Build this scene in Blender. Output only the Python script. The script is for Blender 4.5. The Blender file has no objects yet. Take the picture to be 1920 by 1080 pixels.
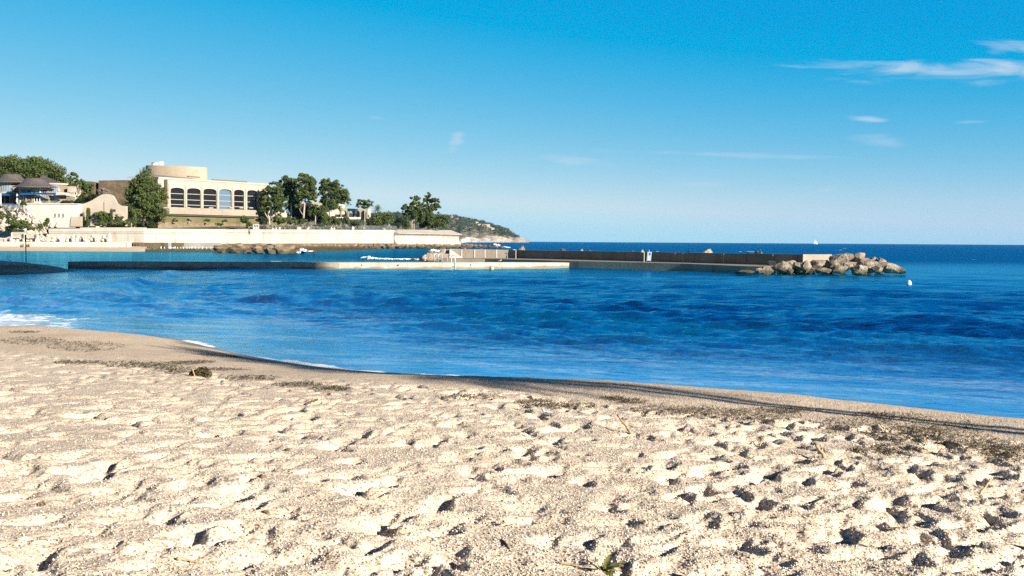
import bpy, bmesh, math, random
import numpy as np
from mathutils import Vector, Matrix, noise as mnoise

C = bpy.context.scene.collection
rad = math.radians

# ---------------------------------------------------------------- camera
H = 2.8                       # eye height above the sea
F = 1884.0                    # focal length in pixels of a 1920 wide frame
PITCH = math.atan(88.0 / F)
ROLL = rad(0.36)
fwd = Vector((0, math.cos(PITCH), -math.sin(PITCH)))
up0 = Vector((0, math.sin(PITCH), math.cos(PITCH)))
rt0 = Vector((1, 0, 0))
rt = rt0 * math.cos(ROLL) + up0 * math.sin(ROLL)
up = up0 * math.cos(ROLL) - rt0 * math.sin(ROLL)
CAM = Vector((0, 0, H))
cd = bpy.data.cameras.new("camera")
cd.sensor_width = 36.0
cd.lens = F / 1920.0 * 36.0
cd.clip_start = 0.1
cd.clip_end = 60000
cam = bpy.data.objects.new("camera", cd)
C.objects.link(cam)
cam.matrix_world = Matrix(((rt.x, up.x, -fwd.x, 0), (rt.y, up.y, -fwd.y, 0), (rt.z, up.z, -fwd.z, H), (0, 0, 0, 1)))
bpy.context.scene.camera = cam

# ---------------------------------------------------------------- light
SUN_EL = rad(21.0)
SUN_AZ = math.atan2(0.77, -0.64)          # clockwise from +Y
SUN_DIR = Vector((math.sin(SUN_AZ) * math.cos(SUN_EL), math.cos(SUN_AZ) * math.cos(SUN_EL), math.sin(SUN_EL)))
sd = bpy.data.lights.new("sun", 'SUN')
sd.energy = 5.0
sd.angle = rad(0.53)
sd.color = (1.0, 0.93, 0.82)
sun = bpy.data.objects.new("sun", sd)
C.objects.link(sun)
sun.location = (0, 0, 200)
sun.rotation_euler = SUN_DIR.to_track_quat('Z', 'Y').to_euler()

sc = bpy.context.scene
EXPOSURE = 1.25
sc.view_settings.view_transform = 'Standard'
sc.view_settings.look = 'None'
sc.view_settings.gamma = 1.0
sc.view_settings.exposure = EXPOSURE
sc.cycles.max_bounces = 6
sc.cycles.diffuse_bounces = 2
sc.cycles.transparent_max_bounces = 8
sc.cycles.use_denoising = False

world = bpy.data.worlds.new("World")
sc.world = world
world.use_nodes = True
wn, wl = world.node_tree.nodes, world.node_tree.links
wn.clear()


def wnode(t, **kw):
    n = wn.new(t)
    for k, v in kw.items():
        setattr(n, k, v)
    return n


def wmath(op, a, b=None, c=None, clamp=False):
    n = wnode('ShaderNodeMath', operation=op, use_clamp=clamp)
    for i, v in enumerate((a, b, c)):
        if v is None:
            continue
        if isinstance(v, (int, float)):
            n.inputs[i].default_value = v
        else:
            wl.new(v, n.inputs[i])
    return n.outputs[0]


sky = wnode('ShaderNodeTexSky', sky_type='NISHITA')
sky.sun_disc = False
sky.sun_elevation = SUN_EL
sky.sun_rotation = SUN_AZ
sky.altitude = 0
sky.air_density = 0.6
sky.dust_density = 0.1
sky.ozone_density = 6.0
# a deep polarised blue: red falls away fast above the horizon, blue hardly
SKY_STRENGTH = 0.10
GAIN = 1.0 / (2 ** EXPOSURE * SKY_STRENGTH)
tc = wnode('ShaderNodeTexCoord')
sp = wnode('ShaderNodeSeparateXYZ')
wl.new(tc.outputs['Generated'], sp.inputs[0])
sepc = wnode('ShaderNodeSeparateColor')
wl.new(sky.outputs[0], sepc.inputs[0])
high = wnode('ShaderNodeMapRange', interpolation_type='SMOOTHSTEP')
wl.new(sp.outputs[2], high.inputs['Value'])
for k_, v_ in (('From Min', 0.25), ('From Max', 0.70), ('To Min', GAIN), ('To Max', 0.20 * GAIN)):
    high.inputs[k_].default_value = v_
red = wmath('MINIMUM', wmath('MULTIPLY', wmath('MAXIMUM', wmath('SUBTRACT', sepc.outputs[0], 0.88), 0.0), 0.300), 0.60)
grn = wmath('MINIMUM', wmath('MULTIPLY', wmath('POWER', sepc.outputs[1], 0.69), 0.242), 0.78)
blu = wmath('MINIMUM', wmath('MULTIPLY', wmath('POWER', sepc.outputs[2], 0.20), 0.558), 0.88)
hs = wnode('ShaderNodeCombineColor')
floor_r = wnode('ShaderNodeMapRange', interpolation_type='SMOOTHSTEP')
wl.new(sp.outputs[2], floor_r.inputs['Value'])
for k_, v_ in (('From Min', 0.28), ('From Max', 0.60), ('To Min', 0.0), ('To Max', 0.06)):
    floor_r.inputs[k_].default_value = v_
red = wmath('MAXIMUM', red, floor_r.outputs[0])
for i_, (c_, lo_) in enumerate(((red, 0.66), (grn, 0.90), (blu, 1.06))):
    band = wnode('ShaderNodeMapRange', interpolation_type='SMOOTHSTEP')      # the sky pales to blue-grey in the last degrees above the sea
    wl.new(sp.outputs[2], band.inputs['Value'])
    for k_, v_ in (('From Min', -0.004), ('From Max', 0.045), ('To Min', lo_), ('To Max', 1.0)):
        band.inputs[k_].default_value = v_
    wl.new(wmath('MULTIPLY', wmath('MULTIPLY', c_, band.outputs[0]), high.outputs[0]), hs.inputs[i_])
# thin cirrus, in directions of the sky: (azimuth slope, elevation slope, half length, half height, strength, tilt)
yy = wmath('MAXIMUM', sp.outputs[1], 0.05)
U = wmath('DIVIDE', sp.outputs[0], yy)
V = wmath('DIVIDE', sp.outputs[2], yy)
cmb = wnode('ShaderNodeCombineXYZ')
wl.new(wmath('MULTIPLY', U, 11.0), cmb.inputs[0])
wl.new(wmath('MULTIPLY', V, 70.0), cmb.inputs[1])
nz = wnode('ShaderNodeTexNoise')
nz.inputs['Scale'].default_value = 1.0
nz.inputs['Detail'].default_value = 7.0
nz.inputs['Roughness'].default_value = 0.58
nz.inputs['Distortion'].default_value = 0.6
wl.new(cmb.outputs[0], nz.inputs['Vector'])
NZ = wmath('SUBTRACT', nz.outputs['Fac'], 0.5)
CLOUDS = [
    (0.432, 0.1685, 0.150, 0.0115, 0.44, -0.012), (0.400, 0.1730, 0.075, 0.0085, 0.30, 0.02),
    (0.520, 0.1715, 0.095, 0.0125, 0.36, -0.05), (0.490, 0.1920, 0.045, 0.0085, 0.40, -0.10),
    (0.357, 0.1215, 0.037, 0.0050, 0.55, -0.09), (0.452, 0.1205, 0.020, 0.0022, 0.22, 0.05),
    (0.372, 0.1000, 0.038, 0.0075, 0.22, -0.1), (-0.055, 0.1020, 0.010, 0.012, 0.30, 0.9),
    (0.060, 0.0790, 0.045, 0.0060, 0.20, -0.1), (0.200, 0.0870, 0.160, 0.0035, 0.20, -0.03),
    (0.190, 0.0570, 0.050, 0.0060, 0.14, 0.0), (0.310, 0.0530, 0.016, 0.0050, 0.16, 0.1),
    (-0.135, 0.1210, 0.013, 0.0022, 0.13, -0.1), (0.515, 0.1125, 0.010, 0.0040, 0.4, -0.2),
]
tot = None
for (u0, v0, a, b, st, tl) in CLOUDS:
    du = wmath('SUBTRACT', U, u0)
    dv = wmath('SUBTRACT', wmath('SUBTRACT', V, v0), wmath('MULTIPLY', du, tl))
    d = wmath('SQRT', wmath('ADD', wmath('POWER', wmath('DIVIDE', du, a), 2.0), wmath('POWER', wmath('DIVIDE', dv, b), 2.0)))
    m = wmath('ADD', wmath('SUBTRACT', 1.0, d), wmath('MULTIPLY', NZ, 3.0))
    mm = wnode('ShaderNodeMapRange', interpolation_type='SMOOTHSTEP')
    wl.new(m, mm.inputs['Value'])
    mm.inputs['From Min'].default_value = 0.0
    mm.inputs['From Max'].default_value = 1.0
    mm.inputs['To Max'].default_value = st
    tot = mm.outputs[0] if tot is None else wmath('ADD', wmath('MULTIPLY', tot, wmath('SUBTRACT', 1.0, mm.outputs[0])), mm.outputs[0])
mix = wnode('ShaderNodeMix', data_type='RGBA')
wl.new(tot, mix.inputs['Factor'])
wl.new(hs.outputs[0], mix.inputs[6])
mix.inputs[7].default_value = (0.72 * GAIN, 0.80 * GAIN, 0.88 * GAIN, 1)
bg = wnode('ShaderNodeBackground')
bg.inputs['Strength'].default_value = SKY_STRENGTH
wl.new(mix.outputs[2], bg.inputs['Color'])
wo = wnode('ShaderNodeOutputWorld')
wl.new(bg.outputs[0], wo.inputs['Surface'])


# ---------------------------------------------------------------- picture to place
def ray(px, py):
    return fwd + rt * ((px - 960.0) / F) + up * ((540.0 - py) / F)


def P(px, py, Y):
    v = ray(px, py)
    return CAM + v * (Y / v.y)


def G(px, py, z=0.0):
    v = ray(px, py)
    return CAM + v * ((z - H) / v.z)


def PL(px, py, A, n):
    v = ray(px, py)
    return CAM + v * ((A - CAM).dot(n) / v.dot(n))


def mpp(Y):
    return Y / F


# ---------------------------------------------------------------- helpers
_ico = {}


def ico(sub):
    if sub not in _ico:
        bm = bmesh.new()
        bmesh.ops.create_icosphere(bm, subdivisions=sub, radius=1.0)
        bm.verts.ensure_lookup_table()
        _ico[sub] = (np.array([v.co[:] for v in bm.verts]), np.array([[v.index for v in f.verts] for f in bm.faces]))
        bm.free()
    return _ico[sub]


class MB:
    def __init__(self):
        self.v, self.f, self.n = [], [], 0

    def add(self, v, f):
        v = np.asarray(v, dtype=float).reshape(-1, 3)
        self.v.append(v)
        self.f.extend([tuple(int(i) + self.n for i in q) for q in f])
        self.n += len(v)
        return self

    def extrude(self, poly, off):
        n = len(poly)
        off = Vector(off)
        a = [tuple(p) for p in poly]
        b = [tuple(Vector(p) + off) for p in poly]
        fs = [tuple(range(n)), tuple(range(2 * n - 1, n - 1, -1))]
        fs += [(i, i + n, (i + 1) % n + n, (i + 1) % n) for i in range(n)]
        return self.add(a + b, fs)

    def box(self, c, s, rz=0.0, rx=0.0):
        m = Matrix.Rotation(rz, 3, 'Z') @ Matrix.Rotation(rx, 3, 'X')
        v = [Vector(c) + m @ Vector((x * s[0] / 2, y * s[1] / 2, z * s[2] / 2)) for z in (-1, 1) for y in (-1, 1) for x in (-1, 1)]
        return self.add([tuple(p) for p in v], [(0, 2, 3, 1), (4, 5, 7, 6), (0, 1, 5, 4), (2, 6, 7, 3), (0, 4, 6, 2), (1, 3, 7, 5)])

    def tube(self, pts, r, n=8):
        pts = [Vector(p) for p in pts]
        rs = r if isinstance(r, (list, tuple)) else [r] * len(pts)
        vs = []
        prev = None
        for i, p in enumerate(pts):
            t = (pts[min(i + 1, len(pts) - 1)] - pts[max(i - 1, 0)]).normalized()
            a = t.orthogonal().normalized() if prev is None else (prev - t * prev.dot(t)).normalized()
            prev = a
            b = t.cross(a)
            for k in range(n):
                th = 2 * math.pi * k / n
                vs.append(tuple(p + (a * math.cos(th) + b * math.sin(th)) * rs[i]))
        fs = [(i * n + k, i * n + (k + 1) % n, (i + 1) * n + (k + 1) % n, (i + 1) * n + k) for i in range(len(pts) - 1) for k in range(n)]
        fs.append(tuple(range(n - 1, -1, -1)))
        fs.append(tuple((len(pts) - 1) * n + k for k in range(n)))
        return self.add(vs, fs)

    def lathe(self, c, prof, n=16, a0=0.0, a1=2 * math.pi):
        full = abs(a1 - a0 - 2 * math.pi) < 1e-6
        m = n if full else n + 1
        vs = [(c[0] + r * math.cos(a0 + (a1 - a0) * k / n), c[1] + r * math.sin(a0 + (a1 - a0) * k / n), c[2] + z) for r, z in prof for k in range(m)]
        fs = []
        for i in range(len(prof) - 1):
            for k in range(n):
                k2 = (k + 1) % m
                fs.append((i * m + k, i * m + k2, (i + 1) * m + k2, (i + 1) * m + k))
        return self.add(vs, fs)

    def rock(self, c, r, seed, sub=3, cuts=22, rough=0.035):
        rng = np.random.default_rng(seed)
        v, f = ico(sub)
        v = np.sign(v) * np.abs(v) ** 0.72
        a_, b_, c_ = rng.uniform(-0.5, 0.5, 3)
        v = v @ np.array(Matrix.Rotation(a_, 3, 'X') @ Matrix.Rotation(b_, 3, 'Y') @ Matrix.Rotation(c_ * 3, 3, 'Z'))
        for _ in range(cuts):
            n = rng.normal(size=3)
            n /= np.linalg.norm(n)
            d = rng.uniform(0.50, 0.80)
            ex = np.maximum(v @ n - d, 0)
            v -= np.outer(ex, n)
        o = rng.uniform(-50, 50, 3)
        nn = np.array([mnoise.noise(Vector(p * 2.6 + o)) + 0.5 * mnoise.noise(Vector(p * 6 + o)) for p in v])
        v *= (1 + rough * nn)[:, None]
        v /= np.abs(v).max(axis=0)
        return self.add(v * np.asarray(r) + np.asarray(c), f)

    def build(self, name, mat, parent=None, smooth=False):
        me = bpy.data.meshes.new(name)
        v = np.concatenate(self.v)
        if parent is not None:
            w = parent
            off = np.zeros(3)
            while w is not None:
                off += np.array(w.location[:])
                w = w.parent
            v = v - off
        me.from_pydata([tuple(p) for p in v], [], self.f)
        me.materials.append(mat)
        if smooth:
            me.polygons.foreach_set('use_smooth', np.ones(len(me.polygons), dtype=bool))
        me.update()
        o = bpy.data.objects.new(name, me)
        C.objects.link(o)
        if parent is not None:
            o.parent = parent
        return o


def fast_mesh(name, verts, quads, mat, smooth=True, attrs=None):
    me = bpy.data.meshes.new(name)
    nv, nf, k = len(verts), len(quads), quads.shape[1]
    me.vertices.add(nv)
    me.vertices.foreach_set('co', np.asarray(verts, dtype=np.float32).ravel())
    me.loops.add(nf * k)
    me.loops.foreach_set('vertex_index', np.asarray(quads, dtype=np.int32).ravel())
    me.polygons.add(nf)
    me.polygons.foreach_set('loop_start', np.arange(0, nf * k, k, dtype=np.int32))
    me.polygons.foreach_set('use_smooth', np.full(nf, smooth, dtype=bool))
    me.update(calc_edges=True)
    for an, arr in (attrs or {}).items():
        at = me.attributes.new(an, 'FLOAT', 'POINT')
        at.data.foreach_set('value', np.asarray(arr, dtype=np.float32))
    me.materials.append(mat)
    o = bpy.data.objects.new(name, me)
    C.objects.link(o)
    return o


def tag(o, label=None, cat=None, group=None, kind=None):
    for k, v in (('label', label), ('category', cat), ('group', group), ('kind', kind)):
        if v:
            o[k] = v
    return o


def thing(name, loc, label, cat, group=None):
    o = bpy.data.objects.new(name, None)
    o.empty_display_size = 0.3
    C.objects.link(o)
    o.location = loc
    return tag(o, label, cat, group)


def copy_tree(o, parent=None):
    c = o.copy()
    C.objects.link(c)
    if parent is not None:
        c.parent = parent
    for ch in list(o.children):
        copy_tree(ch, c)
    return c


# ---------------------------------------------------------------- numpy noise
def _hash(ix, iy, seed):
    h = (ix.astype(np.int64) * 374761393 + iy.astype(np.int64) * 668265263 + seed * 1442695041) & 0x7fffffff
    h = ((h ^ (h >> 13)) * 1274126177) & 0x7fffffff
    h = ((h ^ (h >> 16)) * 974634777) & 0x7fffffff
    return ((h ^ (h >> 11)) & 0xffff) / 65535.0


def vnoise(x, y, seed=0):
    ix, iy = np.floor(x), np.floor(y)
    fx, fy = x - ix, y - iy
    fx, fy = fx * fx * (3 - 2 * fx), fy * fy * (3 - 2 * fy)
    a, b = _hash(ix, iy, seed), _hash(ix + 1, iy, seed)
    c, d = _hash(ix, iy + 1, seed), _hash(ix + 1, iy + 1, seed)
    return (a + (b - a) * fx) * (1 - fy) + (c + (d - c) * fx) * fy - 0.5


def fbm(x, y, seed=0, octv=4):
    t, a = 0, 1.0
    for k in range(octv):
        t = t + a * vnoise(x * 2 ** k + 17.3 * k, y * 2 ** k - 9.1 * k, seed + k)
        a *= 0.5
    return t


def sstep(a, b, x):
    t = np.clip((x - a) / (b - a), 0, 1)
    return t * t * (3 - 2 * t)


# ---------------------------------------------------------------- materials
class NT:
    def __init__(self, name):
        self.m = bpy.data.materials.new(name)
        self.m.use_nodes = True
        self.nt = self.m.node_tree
        self.nt.nodes.clear()
        self.out = self.n('ShaderNodeOutputMaterial')

    def n(self, t, ins=None, **kw):
        x = self.nt.nodes.new(t)
        for k, v in kw.items():
            setattr(x, k, v)
        for k, v in (ins or {}).items():
            if hasattr(v, 'is_linked'):
                self.nt.links.new(v, x.inputs[k])
            else:
                x.inputs[k].default_value = v
        return x

    def math(self, op, a, b=0.0, clamp=False):
        return self.n('ShaderNodeMath', {0: a, 1: b}, operation=op, use_clamp=clamp).outputs[0]

    def mix(self, f, a, b, bt='MIX'):
        a = (*a, 1) if isinstance(a, tuple) and len(a) == 3 else a
        b = (*b, 1) if isinstance(b, tuple) and len(b) == 3 else b
        return self.n('ShaderNodeMix', {0: f, 6: a, 7: b}, data_type='RGBA', blend_type=bt).outputs[2]

    def rng(self, v, a, b, c=0.0, d=1.0, smooth=False):
        return self.n('ShaderNodeMapRange', {0: v, 1: a, 2: b, 3: c, 4: d}, interpolation_type='SMOOTHSTEP' if smooth else 'LINEAR').outputs[0]

    def noise(self, vec, scale, detail=4.0, rough=0.55, dist=0.0):
        return self.n('ShaderNodeTexNoise', {'Vector': vec, 'Scale': scale, 'Detail': detail, 'Roughness': rough, 'Distortion': dist}).outputs['Fac']

    def pos(self, scale=None):
        p = self.n('ShaderNodeNewGeometry').outputs['Position']
        if scale:
            p = self.n('ShaderNodeMapping', {'Vector': p, 'Scale': scale}).outputs[0]
        return p

    def done(self, col, rough=0.8, spec=0.3, bump=None, bstr=0.3, bdist=0.05, metal=0.0):
        b = self.n('ShaderNodeBsdfPrincipled', {'Roughness': rough, 'Specular IOR Level': spec, 'Metallic': metal})
        if hasattr(col, 'is_linked'):
            self.nt.links.new(col, b.inputs['Base Color'])
        else:
            b.inputs['Base Color'].default_value = (*col, 1)
        if bump is not None:
            bn = self.n('ShaderNodeBump', {'Height': bump, 'Strength': bstr, 'Distance': bdist})
            self.nt.links.new(bn.outputs[0], b.inputs['Normal'])
        self.nt.links.new(b.outputs[0], self.out.inputs[0])
        return self.m


def plain(name, c, rough=0.7, spec=0.3, var=0.12, scale=2.0, metal=0.0):
    t = NT(name)
    n = t.noise(t.pos(), scale, 5)
    f = t.rng(n, 0.3, 0.7, 1 - var, 1 + var)
    col = t.mix(1.0, c, t.n('ShaderNodeCombineColor', {0: f, 1: f, 2: f}).outputs[0], 'MULTIPLY')
    return t.done(col, rough, spec, metal=metal)


def concrete(name, c, c2, scale=0.25, streak=0.5, streak_col=(0.16, 0.12, 0.08), bump=0.25):
    t = NT(name)
    p = t.pos()
    n = t.noise(p, scale, 6, 0.6)
    col = t.mix(t.rng(n, 0.35, 0.65), c, c2)
    st = t.noise(t.pos((0.9, 0.9, 0.05)), 1.0, 5, 0.7)
    brk = t.noise(p, 0.18, 2)
    f = t.math('MULTIPLY', t.rng(st, 0.54, 0.68), t.rng(brk, 0.4, 0.6))
    col = t.mix(t.math('MULTIPLY', f, streak), col, streak_col)
    fine = t.noise(p, 4.0, 5, 0.7)
    col = t.mix(0.35, col, t.mix(t.rng(fine, 0.3, 0.7), (0.55, 0.55, 0.55), (1.2, 1.2, 1.2)), 'MULTIPLY')
    return t.done(col, 0.85, 0.2, fine, bump, 0.05)


def foliage(name, c1, c2, c3, scale=0.5):
    t = NT(name)
    g = t.n('ShaderNodeNewGeometry')
    rnd = g.outputs['Random Per Island']
    n = t.noise(g.outputs['Position'], scale, 3)
    col = t.mix(rnd, c1, c2)
    col = t.mix(t.rng(n, 0.45, 0.7, 0.0, 0.8), col, c3)
    b = t.n('ShaderNodeBsdfPrincipled', {'Base Color': col, 'Roughness': 0.6, 'Specular IOR Level': 0.25})
    tr = t.n('ShaderNodeBsdfTranslucent', {'Color': col})
    mx = t.n('ShaderNodeMixShader', {0: 0.18, 1: b.outputs[0], 2: tr.outputs[0]})
    t.nt.links.new(mx.outputs[0], t.out.inputs[0])
    return t.m


M = {}
M['pine'] = foliage('pine_needles', (0.085, 0.108, 0.026), (0.048, 0.070, 0.018), (0.128, 0.142, 0.036))
M['umbrella'] = foliage('umbrella_pine_needles', (0.080, 0.105, 0.024), (0.052, 0.075, 0.018), (0.115, 0.130, 0.032))
M['shrub'] = foliage('shrub_leaves', (0.085, 0.105, 0.025), (0.050, 0.075, 0.020), (0.130, 0.140, 0.035))
M['cypress'] = foliage('cypress_leaves', (0.085, 0.115, 0.030), (0.060, 0.090, 0.022), (0.115, 0.140, 0.035))
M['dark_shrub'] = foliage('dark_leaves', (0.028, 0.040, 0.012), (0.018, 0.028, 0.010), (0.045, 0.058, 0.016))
M['dry_scrub'] = foliage('dry_scrub_leaves', (0.23, 0.20, 0.16), (0.15, 0.14, 0.13), (0.30, 0.25, 0.18))
M['palm'] = foliage('palm_fronds', (0.075, 0.095, 0.025), (0.12, 0.125, 0.04), (0.15, 0.14, 0.05))
M['far_wood'] = foliage('far_wood_leaves', (0.045, 0.060, 0.030), (0.030, 0.045, 0.025), (0.075, 0.085, 0.045), 0.02)
M['bark'] = plain('pine_bark', (0.36, 0.30, 0.25), 0.9, 0.1, 0.3, 3.0)
M['pale_bark'] = plain('pale_bark', (0.55, 0.46, 0.36), 0.9, 0.1, 0.2, 3.0)
M['conc'] = concrete('sea_wall_concrete', (0.470, 0.415, 0.350), (0.390, 0.335, 0.275), 0.2, 0.65, (0.19, 0.145, 0.10))
M['conc_cap'] = concrete('cap_concrete', (0.450, 0.400, 0.340), (0.39, 0.345, 0.295), 0.4, 0.3)
M['pier_conc'] = concrete('pier_concrete', (0.36, 0.30, 0.245), (0.28, 0.225, 0.175), 0.5, 0.6, (0.12, 0.08, 0.05))
M['wall_conc'] = concrete('breakwater_concrete', (0.24, 0.205, 0.165), (0.18, 0.15, 0.115), 0.4, 0.8, (0.085, 0.06, 0.035))
M['stucco'] = concrete('cream_stucco', (0.420, 0.345, 0.272), (0.370, 0.298, 0.230), 0.3, 0.35, (0.24, 0.17, 0.115), 0.1)
M['tan_stucco'] = concrete('tan_stucco', (0.24, 0.18, 0.12), (0.19, 0.145, 0.10), 0.25, 0.5, (0.11, 0.08, 0.05), 0.15)
M['white'] = concrete('white_render', (0.560, 0.500, 0.420), (0.510, 0.445, 0.365), 0.3, 0.15, (0.3, 0.24, 0.18), 0.08)
M['garden_wall'] = concrete('planted_garden_wall', (0.15, 0.115, 0.068), (0.085, 0.092, 0.03), 0.35, 0.3, (0.09, 0.11, 0.03))


def stone_wall(name, c1, c2, mort, sx, sz):
    t = NT(name)
    p = t.pos((sx, sx, sz))
    v = t.n('ShaderNodeTexVoronoi', {'Vector': p, 'Scale': 1.0, 'Randomness': 0.8})
    e = t.n('ShaderNodeTexVoronoi', {'Vector': p, 'Scale': 1.0, 'Randomness': 0.8}, feature='DISTANCE_TO_EDGE')
    h = t.n('ShaderNodeSeparateColor', {0: v.outputs['Color']}).outputs[0]
    col = t.mix(h, c1, c2)
    col = t.mix(t.rng(e.outputs[0], 0.0, 0.07, 1.0, 0.0), col, mort)
    big = t.noise(t.pos(), 0.3, 4)
    col = t.mix(0.5, col, t.mix(t.rng(big, 0.3, 0.7), (0.6, 0.58, 0.55), (1.2, 1.2, 1.2)), 'MULTIPLY')
    return t.done(col, 0.9, 0.1, e.outputs[0], 0.4, 0.1)


M['rampart'] = stone_wall('rampart_stone', (0.155, 0.115, 0.073), (0.105, 0.078, 0.05), (0.075, 0.056, 0.038), 1.1, 1.6)
M['retaining'] = stone_wall('retaining_stone', (0.23, 0.175, 0.115), (0.165, 0.12, 0.08), (0.12, 0.09, 0.06), 1.6, 2.4)


def rock_mat(name, c1, c2, wet, zt, scale=0.9):
    t = NT(name)
    p = t.pos()
    n = t.noise(p, scale, 7, 0.65)
    col = t.mix(t.rng(n, 0.35, 0.62), c1, c2)
    cr = t.noise(p, scale * 3.2, 5, 0.7, 1.2)
    col = t.mix(t.rng(cr, 0.56, 0.68, 0.0, 0.7), col, tuple(0.35 * x for x in c2))
    z = t.n('ShaderNodeSeparateXYZ', {0: p}).outputs[2]
    zz = t.math('ADD', z, t.rng(t.noise(p, 1.3, 3), 0.2, 0.8, -0.45, 0.45))
    col = t.mix(t.rng(zz, zt - 0.25, zt + 0.35, 0.9, 0.0, True), col, wet)
    return t.done(col, 0.85, 0.25, t.math('ADD', n, t.math('MULTIPLY', cr, 0.5)), 1.0, 0.35)


M['rock'] = rock_mat('breakwater_rock', (0.38, 0.30, 0.225), (0.21, 0.155, 0.108), (0.070, 0.048, 0.022), 0.52)
M['rock_far'] = rock_mat('foreshore_rock', (0.26, 0.19, 0.12), (0.145, 0.10, 0.058), (0.07, 0.048, 0.022), 0.8, 0.5)
M['boulder_white'] = rock_mat('pale_limestone', (0.56, 0.50, 0.42), (0.45, 0.385, 0.31), (0.5, 0.42, 0.33), -3, 0.6)
M['cliff'] = rock_mat('pale_cliff', (0.52, 0.46, 0.39), (0.40, 0.34, 0.28), (0.4, 0.33, 0.25), -3, 0.35)
M['glass'] = NT('dark_window_glass').done((0.010, 0.010, 0.012), 0.06, 0.22)
M['blue_sky_glass'] = NT('sky_blue_window_glass').done((0.08, 0.20, 0.32), 0.10, 0.9)  # blue sky reflected in the villa windows, painted into the base colour
M['sky_tint_glass'] = NT('grey_blue_window_glass').done((0.09, 0.13, 0.17), 0.12, 0.9)  # pale sky reflection painted into the base colour
M['frame'] = plain('pale_metal', (0.30, 0.27, 0.23), 0.5, 0.4, 0.05)
M['steel'] = plain('stainless_steel', (0.62, 0.60, 0.56), 0.35, 0.5, 0.05, metal=0.4)
M['dark_metal'] = plain('dark_metal', (0.03, 0.03, 0.032), 0.5, 0.4, 0.2)
M['blue_cloth'] = plain('blue_awning_cloth', (0.004, 0.075, 0.20), 0.7, 0.2, 0.1)
M['timber'] = plain('weathered_timber', (0.40, 0.33, 0.26), 0.8, 0.2, 0.3, 8.0)
M['drift'] = plain('driftwood_surface', (0.42, 0.29, 0.16), 0.85, 0.15, 0.35, 25.0)
M['dark_wood'] = plain('wet_wood', (0.10, 0.07, 0.045), 0.8, 0.2, 0.35, 25.0)
M['white_paint'] = plain('white_paint', (0.55, 0.53, 0.50), 0.5, 0.4, 0.04)
M['foam'] = plain('sea_foam', (0.85, 0.87, 0.88), 0.9, 0.1, 0.06, 2.0)
M['weed'] = foliage('dry_seaweed_strands', (0.060, 0.048, 0.022), (0.13, 0.10, 0.05), (0.03, 0.025, 0.014), 6.0)

t = NT('ribbed_roof_tiles')
g = t.n('ShaderNodeSeparateXYZ', {0: t.pos()})
wv = t.n('ShaderNodeTexWave', {'Vector': t.pos(), 'Scale': 0.9, 'Distortion': 0.5}, bands_direction='X')
nn = t.noise(t.pos(), 1.2, 4)
col = t.mix(t.rng(nn, 0.35, 0.65), (0.085, 0.075, 0.07), (0.13, 0.10, 0.085))
col = t.mix(t.rng(wv.outputs['Fac'], 0.0, 0.4, 0.55, 0.0), col, (0.045, 0.042, 0.042))
M['roof_slate'] = t.done(col, 0.38, 0.6, wv.outputs['Fac'], 0.6, 0.15)


# ---------------------------------------------------------------- coast
def chaikin(p, k=2):
    p = np.array(p, float)
    for _ in range(k):
        q = np.empty((2 * len(p) - 2, 2))
        q[0::2] = 0.75 * p[:-1] + 0.25 * p[1:]
        q[1::2] = 0.25 * p[:-1] + 0.75 * p[1:]
        p = np.vstack([p[:1], q, p[-1:]])
    return p


edge_px = [(1920, 787), (1760, 770), (1600, 752), (1400, 737), (1200, 722), (1000, 712), (800, 705), (680, 697), (560, 683), (470, 668), (390, 650),
           (335, 637), (280, 628.5), (200, 626), (100, 623), (0, 621)]
near = [(G(x, y).x, G(x, y).y) for x, y in edge_px]
coast = [(600, -330), (120, -42), (60, -14), (30, 4.0), (14, 12.8)] + near + [(-18.5, 30.8), (-24, 33), (-40, 43), (-50, 56), (-48, 68), (-42, 74),
         (-38.0, 76), (-36.8, 79), (-36.7, 83), (-37.5, 87), (-41, 92), (-45, 100), (-60, 115), (-90, 150), (-150, 190)]
coast = chaikin(coast, 2)
land = np.vstack([coast, [(-420, 200), (-420, -420), (600, -420)]])


def seg_dist(x, y, poly):
    d = np.full(x.shape, 1e9)
    for (ax, ay), (bx, by) in zip(poly[:-1], poly[1:]):
        ux, uy = bx - ax, by - ay
        L = ux * ux + uy * uy
        if L < 1e-12:
            continue
        tt = np.clip(((x - ax) * ux + (y - ay) * uy) / L, 0, 1)
        d = np.minimum(d, (x - ax - tt * ux) ** 2 + (y - ay - tt * uy) ** 2)
    return np.sqrt(d)


def inside(x, y, poly):
    c = np.zeros(x.shape, bool)
    pts = list(poly)
    for (ax, ay), (bx, by) in zip(pts, pts[1:] + pts[:1]):
        if ay == by:
            continue
        c ^= ((ay > y) != (by > y)) & (x < (bx - ax) * (y - ay) / (by - ay) + ax)
    return c


def shore_s(x, y):
    d = seg_dist(x, y, coast)
    return np.where(inside(x, y, land), d, -d)


def beach_base(s):
    s = np.asarray(s, float)
    sl = np.clip(s, 0, 3.2)
    z = np.where(s < 0, 0.16 * s, 0.175 * sl - 0.0085 * sl * sl)
    z = z + 0.062 * np.clip(s - 3.2, 0, 14) + 0.03 * np.clip(s - 17.2, 0, 60)
    return np.maximum(z, -1.5)


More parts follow.
